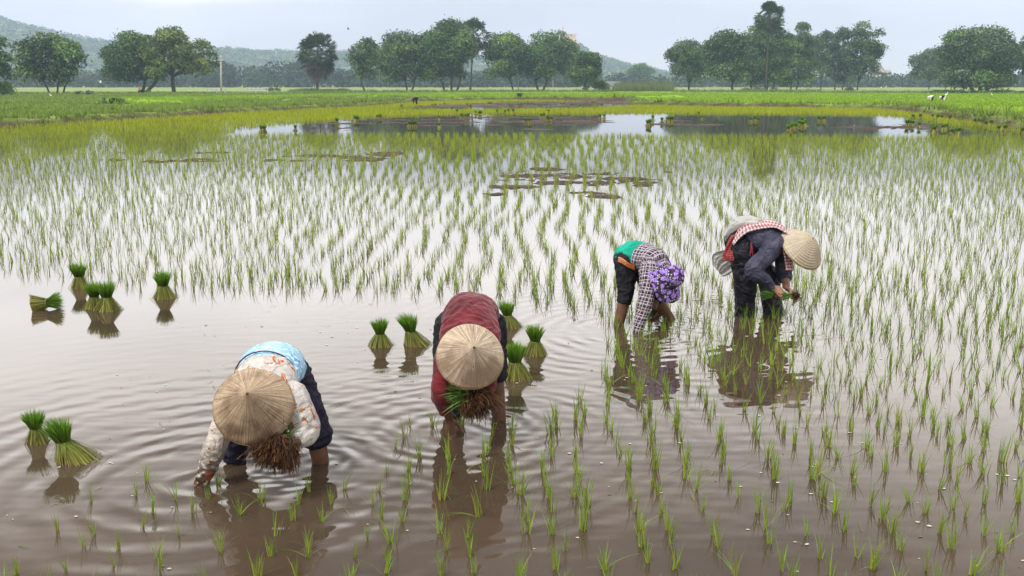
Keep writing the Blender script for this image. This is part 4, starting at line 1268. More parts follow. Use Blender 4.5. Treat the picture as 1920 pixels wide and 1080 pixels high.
M['krama'] = smat('red_checked_scarf', .8, builder=_krama)
M['redcloth'] = smat('dull_red_scarf_end', .8, builder=lambda t, cv, ob: _mixc(t, _stripe(t, cv, 0, .022, .4, .08), (.26, .03, .035), (.40, .11, .11)))
def _floral(t, cv, ob):
    vo = N(t, 'ShaderNodeTexVoronoi'); vo.inputs['Scale'].default_value = 52; t.links.new(ob, vo.inputs['Vector'])
    f1 = N(t, 'ShaderNodeMapRange'); t.links.new(vo.outputs['Distance'], f1.inputs['Value']); f1.inputs['From Min'].default_value = .42; f1.inputs['From Max'].default_value = .30
    sel = N(t, 'ShaderNodeSeparateXYZ'); t.links.new(vo.outputs['Color'], sel.inputs[0])
    gt = N(t, 'ShaderNodeMath', operation='GREATER_THAN'); t.links.new(sel.outputs[0], gt.inputs[0]); gt.inputs[1].default_value = .45
    w_ = N(t, 'ShaderNodeMath', operation='MULTIPLY'); t.links.new(f1.outputs[0], w_.inputs[0]); t.links.new(gt.outputs[0], w_.inputs[1])
    c = _mixc(t, _noise(t, ob, 40, 2), (.012, .010, .018), (.07, .045, .10))
    c = _mixc(t, w_.outputs[0], c, (.60, .58, .66))
    v2 = N(t, 'ShaderNodeTexVoronoi'); v2.inputs['Scale'].default_value = 19; t.links.new(ob, v2.inputs['Vector'])
    f2 = N(t, 'ShaderNodeMapRange'); t.links.new(v2.outputs['Distance'], f2.inputs['Value']); f2.inputs['From Min'].default_value = .50; f2.inputs['From Max'].default_value = .42
    pet = _mixc(t, _noise(t, ob, 90, 3, .4, .6), (.20, .09, .46), (.46, .30, .74))
    return _mixc(t, f2.outputs[0], c, pet)
M['floral'] = smat('purple_floral_cotton', .8, builder=_floral, crease=.006)
def hatmat(name, c0, c1, low_tone, streak=46, rings=0):
    m = bpy.data.materials.new(name); m.use_nodes = True; t = m.node_tree; b = t.nodes['Principled BSDF']; b.inputs['Roughness'].default_value = .6; b.inputs['Specular IOR Level'].default_value = .3
    at = N(t, 'ShaderNodeAttribute'); at.attribute_name = 'cuv'      # x angle*k, y radius, z
    mp_ = N(t, 'ShaderNodeMapping'); mp_.inputs['Scale'].default_value = (streak, 5, streak); t.links.new(at.outputs['Vector'], mp_.inputs[0])
    nz = N(t, 'ShaderNodeTexNoise'); nz.inputs['Scale'].default_value = 1.0; nz.inputs['Detail'].default_value = 4; nz.inputs['Roughness'].default_value = .7
    t.links.new(mp_.outputs[0], nz.inputs['Vector'])
    mr = N(t, 'ShaderNodeMapRange'); mr.inputs['From Min'].default_value = .38; mr.inputs['From Max'].default_value = .60; t.links.new(nz.outputs[0], mr.inputs['Value'])
    c = _mixc(t, mr.outputs[0], c0, c1)
    tc = N(t, 'ShaderNodeTexCoord')
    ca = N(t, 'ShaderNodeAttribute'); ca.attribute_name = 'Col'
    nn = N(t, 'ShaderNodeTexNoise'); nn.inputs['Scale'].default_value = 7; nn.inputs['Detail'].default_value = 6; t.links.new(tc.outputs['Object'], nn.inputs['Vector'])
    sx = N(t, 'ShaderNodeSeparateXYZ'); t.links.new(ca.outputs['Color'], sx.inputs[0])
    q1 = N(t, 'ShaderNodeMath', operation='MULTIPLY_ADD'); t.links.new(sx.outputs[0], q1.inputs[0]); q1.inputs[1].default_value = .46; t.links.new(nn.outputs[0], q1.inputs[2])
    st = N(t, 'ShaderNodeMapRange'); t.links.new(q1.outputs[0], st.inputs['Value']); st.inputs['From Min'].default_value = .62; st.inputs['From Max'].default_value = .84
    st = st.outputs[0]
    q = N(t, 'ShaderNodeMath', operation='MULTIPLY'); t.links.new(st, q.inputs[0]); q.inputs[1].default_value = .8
    c = _mixc(t, q.outputs[0], c, low_tone)  # second tone in noisy patches, denser towards the hat's lower side
    fl = _noise(t, tc.outputs['Object'], 60, 2, .70, .74)
    c = _mixc(t, fl, c, (.05, .03, .02))
    bn = N(t, 'ShaderNodeBump'); bn.inputs['Distance'].default_value = .004; t.links.new(nz.outputs[0], bn.inputs['Height'])
    if rings:
        rs_ = _stripe(t, at.outputs['Vector'], 1, rings, .35, .12)
        c = _mixc(t, .5, c, _mixc(t, rs_, c, (.55, .47, .35)))
        ad = N(t, 'ShaderNodeMath', operation='ADD'); t.links.new(rs_, ad.inputs[0]); t.links.new(nz.outputs[0], ad.inputs[1])
        t.links.new(ad.outputs[0], bn.inputs['Height'])
    if not rings:
        hp = _stripe(t, at.outputs['Vector'], 1, .0335, .10, .06)
        hq = N(t, 'ShaderNodeMath', operation='MULTIPLY'); t.links.new(hp, hq.inputs[0]); hq.inputs[1].default_value = .22
        c = _mixc(t, hq.outputs[0], c, (.14, .085, .05))
    t.links.new(c, b.inputs['Base Color']); t.links.new(bn.outputs[0], b.inputs['Normal'])
    return m
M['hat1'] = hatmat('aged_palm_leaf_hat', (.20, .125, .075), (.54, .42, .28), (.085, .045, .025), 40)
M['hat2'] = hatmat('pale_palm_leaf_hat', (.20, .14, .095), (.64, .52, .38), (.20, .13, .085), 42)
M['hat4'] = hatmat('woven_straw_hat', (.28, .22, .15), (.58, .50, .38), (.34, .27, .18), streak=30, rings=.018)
def hat(name, material, parent, apex, centre, rad, dome=0.0, wob=.006, seed=0):
    """conical hat: apex point, rim centre, rim radius"""
    apex, centre = V(apex), V(centre)
    ax = (apex - centre); H = ax.length; ax.normalize()
    s_ = ax.orthogonal().normalized(); b_ = ax.cross(s_)
    n, m_ = 96, 22
    vs, cv = [], []
    def prof(t):
        z = H * (1 - t)
        if dome: z = H * (1 - t ** (1 + dome)) * (1 + .0) 
        return z
    layers = []
    for lay, dz in ((0, 0), (1, -.008)):
        for i in range(m_ + 1):
            t_ = max(i / m_, .004)
            for j in range(n):
                a = 2 * math.pi * j / n
                r = rad * t_ * (1 + wob * math.sin(a * 3 + seed) * t_)
                z = prof(t_) + dz + rad * t_ * .02 * math.sin(a * 2 + seed * 1.7) + .0016 * math.sin(a * 37 + i * .3) * min(1, t_ * 2)
                if lay == 0 and i == m_: z -= .003
                vs.append(centre + ax * z + (s_ * math.cos(a) + b_ * math.sin(a)) * (r - (.002 if lay else 0)))
                cv.append((math.cos(a) * .9, r * 1.0, math.sin(a) * .9))
    fs = []
    N1 = (m_ + 1) * n
    for i in range(m_):
        for j in range(n):
            k = (j + 1) % n
            fs.append((i * n + j, (i + 1) * n + j, (i + 1) * n + k, i * n + k))
            fs.append((N1 + i * n + j, N1 + i * n + k, N1 + (i + 1) * n + k, N1 + (i + 1) * n + j))
    for j in range(n):
        k = (j + 1) % n
        fs.append((m_ * n + j, N1 + m_ * n + j, N1 + m_ * n + k, m_ * n + k))
    va = np.array([tuple(v) for v in vs])
    low_side = np.clip(.5 - (va[:, 2] - centre.z) / (2.2 * rad), 0, 1) * np.clip(1.25 - np.array([c_[1] for c_ in cv]) / rad * .5, 0, 1)  # mask grows towards the lower side of the hat, weaker near the rim
    me = mesh_np(name, va, np.array(fs), smooth=True, uv=np.array(cv), cols=np.repeat(low_side[:, None], 3, 1))
    o = link(name, me, material, parent)
    mb = MB(); mb.tube([apex - ax * .006, apex + ax * .004, apex + ax * .009], [.009, .006, .002], 8); mb.build('peak_knot', M['straw'], o, smooth=True)
    kn = o.children[0] if o.children else None
    if kn: kn.location = (0, 0, 0)
    # rim binding
    mb = MB(); pts = [vs[m_ * n + j] - ax * .004 for j in range(0, n, 2)]; pts.append(pts[0]); mb.tube(pts, .0035, 5); r_ = mb.build('rim_band', M['straw'], o, smooth=True); r_.location = (0, 0, 0)
    return o
def strip(name, pts, widths, material, parent, thick=.004, wob=.006, seed=0, nu=10, k=8):
    """a band of cloth: pts centre line, widths vectors from centre to one edge"""
    d = catmull([(*tuple(p), *tuple(q)) for p, q in zip(pts, widths)], k)
    c, w_ = d[:, :3], d[:, 3:]
    L = np.concatenate([[0], np.cumsum(np.linalg.norm(np.diff(c, axis=0), axis=1))])
    s_ = np.linspace(-1, 1, nu)
    v = c[:, None] + w_[:, None] * s_[None, :, None]
    wl = np.linalg.norm(w_, axis=1)
    T = np.gradient(c, axis=0); nr_ = np.cross(T, w_); nr_ /= np.linalg.norm(nr_, axis=1)[:, None] + 1e-9
    uvv = np.stack([np.repeat(L[:, None], nu, 1), s_[None] * wl[:, None], np.zeros((len(L), nu))], 2)
    off = wob * (np.sin(s_[None] * 9 + seed + L[:, None] * 5) + .8 * np.sin(s_[None] * 17 + L[:, None] * 11 + seed))
    top = v + nr_[:, None] * (off + thick / 2)[:, :, None]; bot = v + nr_[:, None] * (off - thick / 2)[:, :, None]
    m_ = len(L)
    i = (np.arange(m_ - 1)[:, None] * nu + np.arange(nu - 1)[None]).ravel()
    f1 = np.stack([i, i + 1, i + nu + 1, i + nu], 1)
    f2 = f1[:, ::-1] + m_ * nu
    e = []
    o_ = m_ * nu
    for a in range(m_ - 1):
        e.append((a * nu, (a + 1) * nu, (a + 1) * nu + o_, a * nu + o_)); b_ = a * nu + nu - 1; e.append((b_ + nu, b_, b_ + o_, b_ + nu + o_))
    for a in range(nu - 1):
        e.append((a + 1, a, a + o_, a + 1 + o_)); b_ = (m_ - 1) * nu + a; e.append((b_, b_ + 1, b_ + 1 + o_, b_ + o_))
    me = mesh_np(name, np.concatenate([top.reshape(-1, 3), bot.reshape(-1, 3)]), np.concatenate([f1, f2, np.array(e)]), smooth=True, uv=np.concatenate([uvv.reshape(-1, 3)] * 2))
    return link(name, me, material, parent)
def leg(hip, knee, ank, r=(.085, .06, .04), foot=(0, -1, 0)):
    """leg down into the mud, with a foot; ank is where it meets the water"""
    hip, knee, ank = V(hip), V(knee), V(ank)
    low = ank + (ank - knee).normalized() * .17
    calf = knee.lerp(low, .35)
    f_ = V(foot).normalized()
    return [Loft([(hip, r[0]), (hip.lerp(knee, .5), (r[0] + r[1]) / 2 * 1.04), (knee, r[1]), (calf, r[1] * .93), (knee.lerp(low, .8), r[2]), (low, r[2] * .85)], side=(1, 0, 0)),
            Loft([(low - f_ * .04 + V((0, 0, -.01)), .03, .03), (low + f_ * .06 + V((0, 0, -.03)), .04, .028), (low + f_ * .15 + V((0, 0, -.045)), .042, .015)], side=f_.cross(V((0, 0, 1))))]
def arm(sh, el, wr, r=(.05, .042, .032, .025)):
    sh, el, wr = V(sh), V(el), V(wr)
    return [Loft([(sh, r[0]), (sh.lerp(el, .5), r[1] * 1.02), (el, r[1] * .95), (el.lerp(wr, .35), r[1] * .95), (wr, r[3])])]
def root_clump(c, ax, size, label, leafdir=None, n=420, leafy=90, seed=1, spread=1.0):
    """a held bundle: a mass of brown fibrous roots and muddy stems, green leaves on the other side"""
    global rng
    old = rng; rng = np.random.default_rng(seed)
    c = V(c); ax = V(ax).normalized()
    root = empty('held_seedling_bundle', c, label, 'seedling bundle')
    s_ = np.array(tuple(ax.orthogonal().normalized())); A = np.array(tuple(ax)); b_ = np.cross(A, s_)
    sx, sl = size
    th = rng.random(n) * 2 * np.pi; q = rng.random(n) ** .5
    dirv = s_[None] * np.cos(th)[:, None] + b_[None] * np.sin(th)[:, None]
    p0 = np.array(tuple(c))[None] + dirv * (q * sx * .8)[:, None] - A[None] * (sl * .35 * rng.random(n))[:, None]
    rows = 6
    t_ = np.linspace(0, 1, rows)
    ln = sl * rng.uniform(.5, 1.15, n)
    P3 = p0[:, None] + A[None, None] * (t_[None] * ln[:, None])[:, :, None] + dirv[:, None] * (t_[None] ** 1.5 * sx * spread * rng.uniform(.1, .9, (n, 1)))[:, :, None]
    P3[:, :, 2] -= (t_[None] ** 2 * .03 * rng.uniform(0, 1.3, (n, 1)))
    P3 += np.cumsum(rng.normal(size=(n, rows, 3)) * .0075, axis=1)
    wd_ = rng.normal(size=(n, 3)); wd_ /= np.linalg.norm(wd_, axis=1)[:, None]
    ww = .0032 * rng.uniform(.5, 1.7, (n, 1)) * (1.1 - t_[None] * .7)
    v = np.stack([P3 - wd_[:, None] * ww[:, :, None], P3 + wd_[:, None] * ww[:, :, None]], 2).reshape(-1, 3)
    bb = (np.arange(n) * rows * 2)[:, None]; k = np.arange(rows - 1)[None] * 2
    f = np.stack([bb + k, bb + k + 1, bb + k + 3, bb + k + 2], 2).reshape(-1, 4)
    pal = np.array([(.075, .034, .018), (.14, .065, .028), (.04, .020, .012), (.22, .12, .05), (.10, .042, .02)])
    cc = np.repeat(pal[rng.integers(0, 5, n)] * rng.uniform(.7, 1.3, (n, 1)), rows * 2, 0)
    me = mesh_np('roots', v, f, cc)
    link('roots', me, M['blade'], root)
    # muddy lump the roots grow from
    L = [Loft([(c - ax * sl * .35, sx * .4), (c, sx * .66), (c + ax * sl * .3, sx * .72), (c + ax * sl * .5, sx * .55)])]
    fuse('mud_lump', L, M['rootmud'], root, .006, 1, wr=.022, wsc=(30, 30), seed=seed)
    if leafdir is not None:
        ld = np.array(tuple(V(leafdir).normalized()))
        m_ = leafy
        th = rng.random(m_) * 2 * np.pi; q = rng.random(m_) ** .5
        dv = rng.normal(size=(m_, 3)) * .30 + ld
        dv /= np.linalg.norm(dv, axis=1)[:, None]
        b0 = np.array(tuple(c))[None] + rng.normal(size=(m_, 3)) * sx * .35
        ll = rng.uniform(.6, 1.1, m_) * .17
        t_ = np.linspace(0, 1, 4)
        P3 = b0[:, None] + dv[:, None] * (t_[None] * ll[:, None])[:, :, None]
        P3[:, :, 2] -= t_[None] ** 2 * .03
        wd_ = np.cross(dv, rng.normal(size=(m_, 3))); wd_ /= np.linalg.norm(wd_, axis=1)[:, None]
        ww = .0042 * (1.05 - t_[None] ** 2 * .85) * np.ones((m_, 1))
        v = np.stack([P3 - wd_[:, None] * ww[:, :, None], P3 + wd_[:, None] * ww[:, :, None]], 2).reshape(-1, 3)
        bb = (np.arange(m_) * 8)[:, None]; k = np.arange(3)[None] * 2
        f = np.stack([bb + k, bb + k + 1, bb + k + 3, bb + k + 2], 2).reshape(-1, 4)
        cc = np.repeat(np.array([.10, .22, .03])[None] * rng.uniform(.5, 1.6, (m_, 1)), 8, 0)
        link('leaves', mesh_np('leaves', v, f, cc), M['blade'], root)
    rng = old
    return root
M['rootmud'] = mat('root_mud', (.035, .018, .011), .85, noise=(60, .5, 1.7), bump=(90, .01))
M['plastic'] = mat('white_plastic_sheet', (.70, .70, .68), .35, .5, trans=.45, bump=(16, .05))
def ppl(label):
    def mk(loc): return empty('person', loc, label, 'person')
    return mk

# ===== person 1: front left, light blue back, conical hat towards the camera
pr = ppl('person at the front left in light blue and white print tops and brown-mottled conical hat')(G(520, 868))
hipc = P(512, 690, 5.66)
waist = P(508, 692, 5.47); chest = P(498, 716, 5.32); neck = P(490, 742, 5.22)
headc = P(483, 768, 5.12)
axh = V((-.06, -.80, .50)).normalized()
lh, lk, la = P(474, 712, 5.68), P(447, 795, 5.56), P(440, 866, 5.60)
rh, rk, ra = P(548, 706, 5.68), P(585, 785, 5.58), P(602, 868, 5.60)
ls, le, lw = P(438, 760, 5.30), P(406, 832, 5.24), P(380, 902, 5.24)
rs_, re_, rw = P(548, 744, 5.26), P(573, 806, 5.24), P(548, 832, 5.12)
fw = V((.05, -.35, -.9))
body = [Loft([(hipc, .15, .13), (waist, .13, .10), (chest, .15, .10), (neck + V((0, .06, 0)), .11, .08), (neck, .055, .055), (neck.lerp(headc, .5), .05, .05)])]
body += leg(lh, lk, la, (.085, .06, .045)) + leg(rh, rk, ra, (.085, .06, .046)) + arm(ls, le, lw) + arm(rs_, re_, rw) + head_lofts(headc, axh, fw)
body += hand_lofts(lw, V((-.1, .05, -1)), V((1, 0, 0)), V((0, -1, 0)), .7)
body += hand_lofts(rw, V((-1, -.1, -.25)), V((0, -.3, 1)), V((0, -1, .3)), 1.1)
fuse('body', body, M['skin'], pr, .006, 2)
eyes(pr, headc, axh, fw)
fuse('hair', [Loft([(headc + axh * .07, .07, .085), (headc + axh * .01 + V((0, .012, .02)), .078, .088), (headc - axh * .05 + V((0, .02, .045)), .05, .05)])], M['hair'], pr, .008, 2, wr=.004)
tr_ = [Loft([(hipc + V((0, .03, -.03)), .175, .145), (hipc + V((0, -.05, -.03)), .165, .13)]),
       Loft([(lh, .105), (lh.lerp(lk, .5), .095), (lk, .082), (lk.lerp(la, .95), .064)], cap=(True, False)),
       Loft([(rh, .115), (rh.lerp(rk, .5), .10), (rk, .082), (rk.lerp(ra, .30), .098, .098), (rk.lerp(ra, .52), .084), (rk.lerp(ra, .60), .058)], cap=(True, False))]
fuse('trousers', tr_, M['navy'], pr, .007, 2, wr=.016, seed=1)
bl = [Loft([(hipc + V((.01, .085, -.015)), .150, .125), (hipc + V((.01, 0, .005)), .185, .150), (waist + V((0, 0, 0)), .178, .138), (chest + V((0, .04, 0)), .17, .12)], cap=(True, False))]
fuse('blue_top', bl, M['bluecloth'], pr, .007, 3, wr=.010, seed=2)
wo = [Loft([(waist.lerp(chest, .55) + V((-.01, 0, .004)), .172, .146), (waist.lerp(chest, .75) + V((-.005, 0, 0)), .172, .140), (chest + V((0, 0, -.005)), .172, .13), (chest.lerp(neck, .6), .165, .12), (neck + V((0, .03, 0)), .10, .09)], cap=(False, True)),
      Loft([(rs_, .085), (rs_.lerp(re_, .45), .084), (re_, .078), (re_.lerp(rw, .5), .062), (re_.lerp(rw, .8), .045)], cap=(True, False)),
      Loft([(ls, .07), (ls.lerp(le, .3), .062)], cap=(True, False))]
fuse('shirt', wo, M['whiteorange'], pr, .007, 2, wr=.012, wsc=(6, 14), seed=3)
sv = Loft([(ls.lerp(le, .15), .066), (ls.lerp(le, .6), .066), (le, .062), (le.lerp(lw, .5), .054), (le.lerp(lw, .85), .043), (lw + (lw - le).normalized() * .03, .036)], cap=(True, False))
fuse('stained_sleeve', [sv], M['wetsleeve'], pr, .006, 2, wr=.012, seed=4)['label'] = 'cream sleeve soaked dark brown towards the wrist'
# collar band of the shirt showing across the back
cb_ = [waist.lerp(chest, .62) + V((-.01 + math.cos(a) * .175, 0, math.sin(a) * .151)) for a in np.linspace(R(5), R(175), 12)]
mb = MB(); mb.tube(cb_, .0045, 6); mb.build('hem_band', M['denim'], pr, smooth=True)
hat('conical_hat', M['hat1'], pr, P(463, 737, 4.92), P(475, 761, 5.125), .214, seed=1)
root_clump(P(520, 832, 5.09), V((-.15, -.45, -.55)), (.105, .10), 'brown root ball of rice seedlings held by the front left planter', leafdir=V((.5, .5, .3)), n=2600, leafy=30, seed=5, spread=.75)

# ===== person 2: centre, red velvet top
pr = ppl('person in the centre bent forward in a dark red velvet top and pale conical hat')(G(890, 785))
hipc = P(881, 592, 6.46); waist = P(881, 598, 6.30); chest = P(882, 628, 6.12); neck = P(884, 655, 6.00)
headc = P(884, 684, 5.90); axh = V((.02, -.86, .46)).normalized(); fw = V((0, -.4, -.9))
lh, lk, la = P(848, 622, 6.48), P(842, 702, 6.40), P(852, 786, 6.40)
rh, rk, ra = P(916, 622, 6.48), P(929, 702, 6.40), P(936, 786, 6.38)
ls, le, lw = P(840, 668, 6.02), P(826, 740, 5.96), P(843, 784, 6.02)
rs_, re_, rw = P(916, 670, 6.02), P(912, 725, 5.98), P(900, 742, 5.90)
body = [Loft([(hipc, .15, .13), (waist, .13, .105), (chest, .15, .10), (neck + V((0, .06, 0)), .11, .08), (neck, .055, .055), (neck.lerp(headc, .5), .05, .05)])]
body += leg(lh, lk, la, (.085, .06, .042)) + leg(rh, rk, ra, (.085, .055, .044)) + arm(ls, le, lw, (.05, .042, .032, .027)) + arm(rs_, re_, rw) + head_lofts(headc, axh, fw)
body += hand_lofts(lw, V((.03, .05, -1)), V((.75, -.5, 0)), V((.6, .7, 0)), .55, 1.1)
body += hand_lofts(rw, V((-1, -.1, .05)), V((0, -.3, 1)), V((0, -1, .3)), 1.1)
fuse('body', body, M['skin'], pr, .0055, 1)
eyes(pr, headc, axh, fw)
fuse('hair', [Loft([(headc + axh * .07, .07, .085), (headc + axh * .01 + V((0, .012, .02)), .078, .088), (headc - axh * .05 + V((0, .02, .045)), .05, .05)])], M['hair'], pr, .008, 2, wr=.004)
tr_ = [Loft([(hipc + V((0, .045, -.03)), .185, .145), (hipc + V((0, -.08, -.04)), .19, .12)]),
       Loft([(lh + V((-.01, 0, .03)), .112), (lh.lerp(lk, .5) + V((-.015, 0, 0)), .102), (lk, .085), (lk.lerp(la, .9), .064)], cap=(True, False)),
       Loft([(rh + V((.01, 0, .03)), .112), (rh.lerp(rk, .5), .098), (rk, .080), (rk.lerp(ra, .12), .062)], cap=(True, False))]
fuse('trousers', tr_, M['black'], pr, .007, 2, wr=.014, seed=11)
sh_ = [Loft([(hipc + V((.015, .05, .01)), .155, .125), (hipc + V((.012, -.04, .018)), .182, .148), (waist, .176, .140), (chest + V((0, 0, -.005)), .19, .135), (chest.lerp(neck, .6), .17, .12), (neck + V((0, .03, 0)), .10, .09)]),
       Loft([(ls, .082), (ls.lerp(le, .5), .066), (le, .058), (le.lerp(lw, .45), .048), (le.lerp(lw, .72), .045)], cap=(True, False)),
       Loft([(rs_, .082), (rs_.lerp(re_, .5), .062), (re_, .054), (re_.lerp(rw, .6), .045)], cap=(True, False))]
fuse('velvet_top', sh_, M['velvet'], pr, .007, 2, wr=.015, wsc=(7, 17), seed=12)
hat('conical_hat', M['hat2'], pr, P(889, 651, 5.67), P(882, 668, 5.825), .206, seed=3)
root_clump(P(892, 742, 5.86), V((.25, -.45, -.5)), (.085, .10), 'loose brown bundle of rice seedlings held under the hat of the red-shirted planter', leafdir=V((-1, -.15, .15)), n=2000, leafy=110, seed=6, spread=.9)

# ===== person 3: plaid shirt, purple floral hat
pr = ppl('person in a plaid shirt, black knee-length trousers and purple floral sun hat, bending right')(G(1205, 605))
hipc = P(1184, 484, 9.18); waist = P(1204, 481, 9.12); chest = P(1224, 490, 9.02); neck = P(1238, 502, 8.95)
headc = P(1252, 517, 8.86); axh = V((.86, -.42, .02)).normalized(); fw = V((.1, -.35, -.9))
lh, lk, la = P(1175, 497, 9.10), P(1173, 550, 9.06), P(1160, 609, 9.03)
rh, rk, ra = P(1198, 497, 9.24), P(1224, 548, 9.22), P(1256, 598, 9.28)
ls, le, lw = P(1220, 512, 8.84), P(1209, 570, 8.78), P(1197, 616, 8.76)
rs_, re_, rw = P(1238, 514, 9.05), P(1228, 560, 9.02), P(1227, 578, 8.95)
body = [Loft([(hipc, .13, .12), (waist, .115, .10), (chest, .13, .10), (neck + V((-.04, .03, 0)), .10, .08), (neck, .052, .052), (neck.lerp(headc, .5), .048, .048)], side=(0, 1, 0))]
body += leg(lh, lk, la, (.085, .058, .046), (.8, -.6, 0)) + leg(rh, rk, ra, (.085, .058, .046), (.8, -.6, 0)) + arm(ls, le, lw) + arm(rs_, re_, rw, (.045, .04, .03, .027)) + head_lofts(headc, axh, fw, .95)
body += hand_lofts(lw, V((-.1, .0, -1)), V((1, 0, 0)), V((0, -1, 0)), .6)
body += hand_lofts(rw, V((.05, -.25, -1)), V((-.8, -.5, 0)), V((0, -1, 0)), 1.0)
fuse('body', body, M['skin'], pr, .007, 1)
eyes(pr, headc, axh, fw, .95)
fuse('hair', [Loft([(headc + axh * .05 + V((0, 0, .01)), .07, .08), (headc - axh * .06 + V((0, 0, .035)), .05, .05)])], M['hair'], pr, .009, 2)
tr_ = [Loft([(hipc + V((-.03, 0, -.01)), .140, .135), (hipc + V((.05, 0, -.02)), .135, .12)], side=(0, 1, 0)),
       Loft([(lh + V((-.005, 0, .02)), .108), (lh.lerp(lk, .5), .090), (lk, .070), (lk.lerp(la, .30), .064)], cap=(True, False)),
       Loft([(rh + V((0, 0, .02)), .105), (rh.lerp(rk, .5), .085), (rk, .068), (rk.lerp(ra, .35), .060)], cap=(True, False))]
fuse('trousers', tr_, M['black'], pr, .008, 2, wr=.013, seed=21)
gr_ = [Loft([(hipc + V((-.045, 0, .015)), .125, .118), (hipc + V((.0, 0, .022)), .150, .140), (waist + V((-.03, 0, .008)), .148, .132), (waist + V((.03, 0, 0)), .14, .125)], side=(0, 1, 0), cap=(True, False))]
fuse('green_top', gr_, M['teal'], pr, .007, 3, wr=.010, seed=22)
og = [P(1160, 486, 9.04), P(1168, 490, 8.98), P(1178, 497, 8.96), P(1190, 502, 8.98)]
strip('orange_hem', og, [V((0, 0, .022))] * 4, M['orange'], pr, .012, .004, 2)
pl_ = [Loft([(waist + V((-.02, 0, 0)), .158, .138), (waist.lerp(chest, .5), .160, .140), (chest, .160, .135), (chest.lerp(neck, .7), .14, .12), (neck, .085, .085)], side=(0, 1, 0), cap=(False, True)),
       Loft([(ls + V((-.01, .03, .02)), .092), (ls.lerp(le, .4), .080), (le, .064), (le.lerp(lw, .5), .056), (lw + V((0, 0, .01)), .045), (lw + V((-.01, 0, -.05)), .042)], cap=(True, False)),
       Loft([(rs_, .07), (rs_.lerp(re_, .4), .062)], cap=(True, False))]
fuse('plaid_shirt', pl_, M['plaid'], pr, .007, 2, wr=.011, seed=23)
fuse('black_cuff', [Loft([(rs_.lerp(re_, .35), .055), (re_, .05), (re_.lerp(rw, .35), .046)], cap=(True, False))], M['black'], pr, .008, 2, wr=.006)
# floppy hat: crown and brim
def sunhat(parent, c, ax, material, rc=.098, rb=.20):
    ax = V(ax).normalized(); s_ = ax.orthogonal().normalized(); b_ = ax.cross(s_)
    prof_ = [(.004, .112), (.04, .110), (.075, .100), (rc * .97, .075), (rc, .03), (rc * 1.02, .0), (rc * 1.12, -.012), (rc * 1.5, -.030), (rb * .9, -.058), (rb, -.075)]
    pr_ = catmull([(a, b, 0) for a, b in prof_], 4)
    n = 72; vs, cv = [], []
    for lay in (0, 1):
        for (r, z, _) in pr_:
            for j in range(n):
                a = 2 * math.pi * j / n
                q = max(0, (r - rc) / (rb - rc))
                zz = z + q * (.018 * math.sin(a * 3 + 1) + .006 * math.sin(a * 7 + 2)) + .004 * math.sin(a * 9) * (1 - q) - .004 * lay
                rr_ = r * (1 + .03 * q * math.sin(a * 5)) - .003 * lay
                vs.append(V(c) + ax * zz + (s_ * math.cos(a) + b_ * math.sin(a)) * max(rr_, .001)); cv.append((a * .1, r, 0))
    m_ = len(pr_); fs = []
    for i in range(m_ - 1):
        for j in range(n):
            k = (j + 1) % n
            fs.append((i * n + j, (i + 1) * n + j, (i + 1) * n + k, i * n + k))
            o_ = m_ * n
            fs.append((o_ + i * n + j, o_ + i * n + k, o_ + (i + 1) * n + k, o_ + (i + 1) * n + j))
    for j in range(n):
        k = (j + 1) % n; fs.append(((m_ - 1) * n + j, m_ * n + (m_ - 1) * n + j, m_ * n + (m_ - 1) * n + k, (m_ - 1) * n + k))
    return link('sun_hat', mesh_np('sun_hat', np.array([tuple(v) for v in vs]), np.array(fs), smooth=True, uv=np.array(cv)), material, parent)
sunhat(pr, P(1257, 520, 8.84), V((.66, -.62, .42)), M['floral'], .10, .222)
root_clump(P(1229, 588, 8.93), V((.55, -.5, -.2)), (.045, .06), 'small muddy seedling bundle in the hand of the plaid-shirted planter', leafdir=V((-1, .2, -.1)), n=260, leafy=40, seed=7)

# ===== person 4: man in dark jacket and trousers, checked scarf, woven hat
pr = ppl('person in a dark blue jacket with red checked scarf and woven straw hat, bending right')(G(1425, 590))
hipc = P(1392, 452, 9.52); waist = P(1412, 446, 9.48); chest = P(1446, 450, 9.42); neck = P(1472, 460, 9.38)
headc = P(1492, 472, 9.34); axh = V((.72, -.28, .50)).normalized(); fw = V((.55, -.2, -.8))
lh, lk, la = P(1390, 470, 9.42), P(1398, 530, 9.38), P(1396, 591, 9.42)
rh, rk, ra = P(1406, 470, 9.62), P(1440, 525, 9.60), P(1452, 590, 9.50)
ls, le, lw = P(1454, 461, 9.22), P(1411, 507, 9.14), P(1450, 539, 9.18)
rs_, re_, rw = P(1466, 466, 9.54), P(1470, 512, 9.48), P(1476, 541, 9.34)
body = [Loft([(hipc, .14, .13), (waist, .13, .105), (chest, .15, .11), (neck + V((-.05, 0, 0)), .11, .09), (neck, .058, .058), (neck.lerp(headc, .5), .054, .054)], side=(0, 1, 0))]
body += leg(lh, lk, la, (.09, .062, .045), (1, -.2, 0)) + leg(rh, rk, ra, (.09, .062, .045), (1, -.2, 0)) + arm(ls, le, lw, (.055, .046, .034, .028)) + arm(rs_, re_, rw, (.055, .046, .034, .028)) + head_lofts(headc, axh, fw)
body += hand_lofts(lw, V((.75, -.1, -.55)), V((.2, .6, -.7)), V((.6, .2, .6)), .55, 1.15)
body += hand_lofts(rw, V((.5, -.35, -.35)), V((-.2, -.3, -.7)), V((-.6, -.5, 0)), .9, 1.1)
fuse('body', body, M['skin2'], pr, .006, 1)
eyes(pr, headc, axh, fw)
fuse('hair', [Loft([(headc + axh * .05 + V((0, 0, .01)), .072, .085), (headc - axh * .06 + V((0, 0, .03)), .055, .055)])], M['hair'], pr, .009, 2)
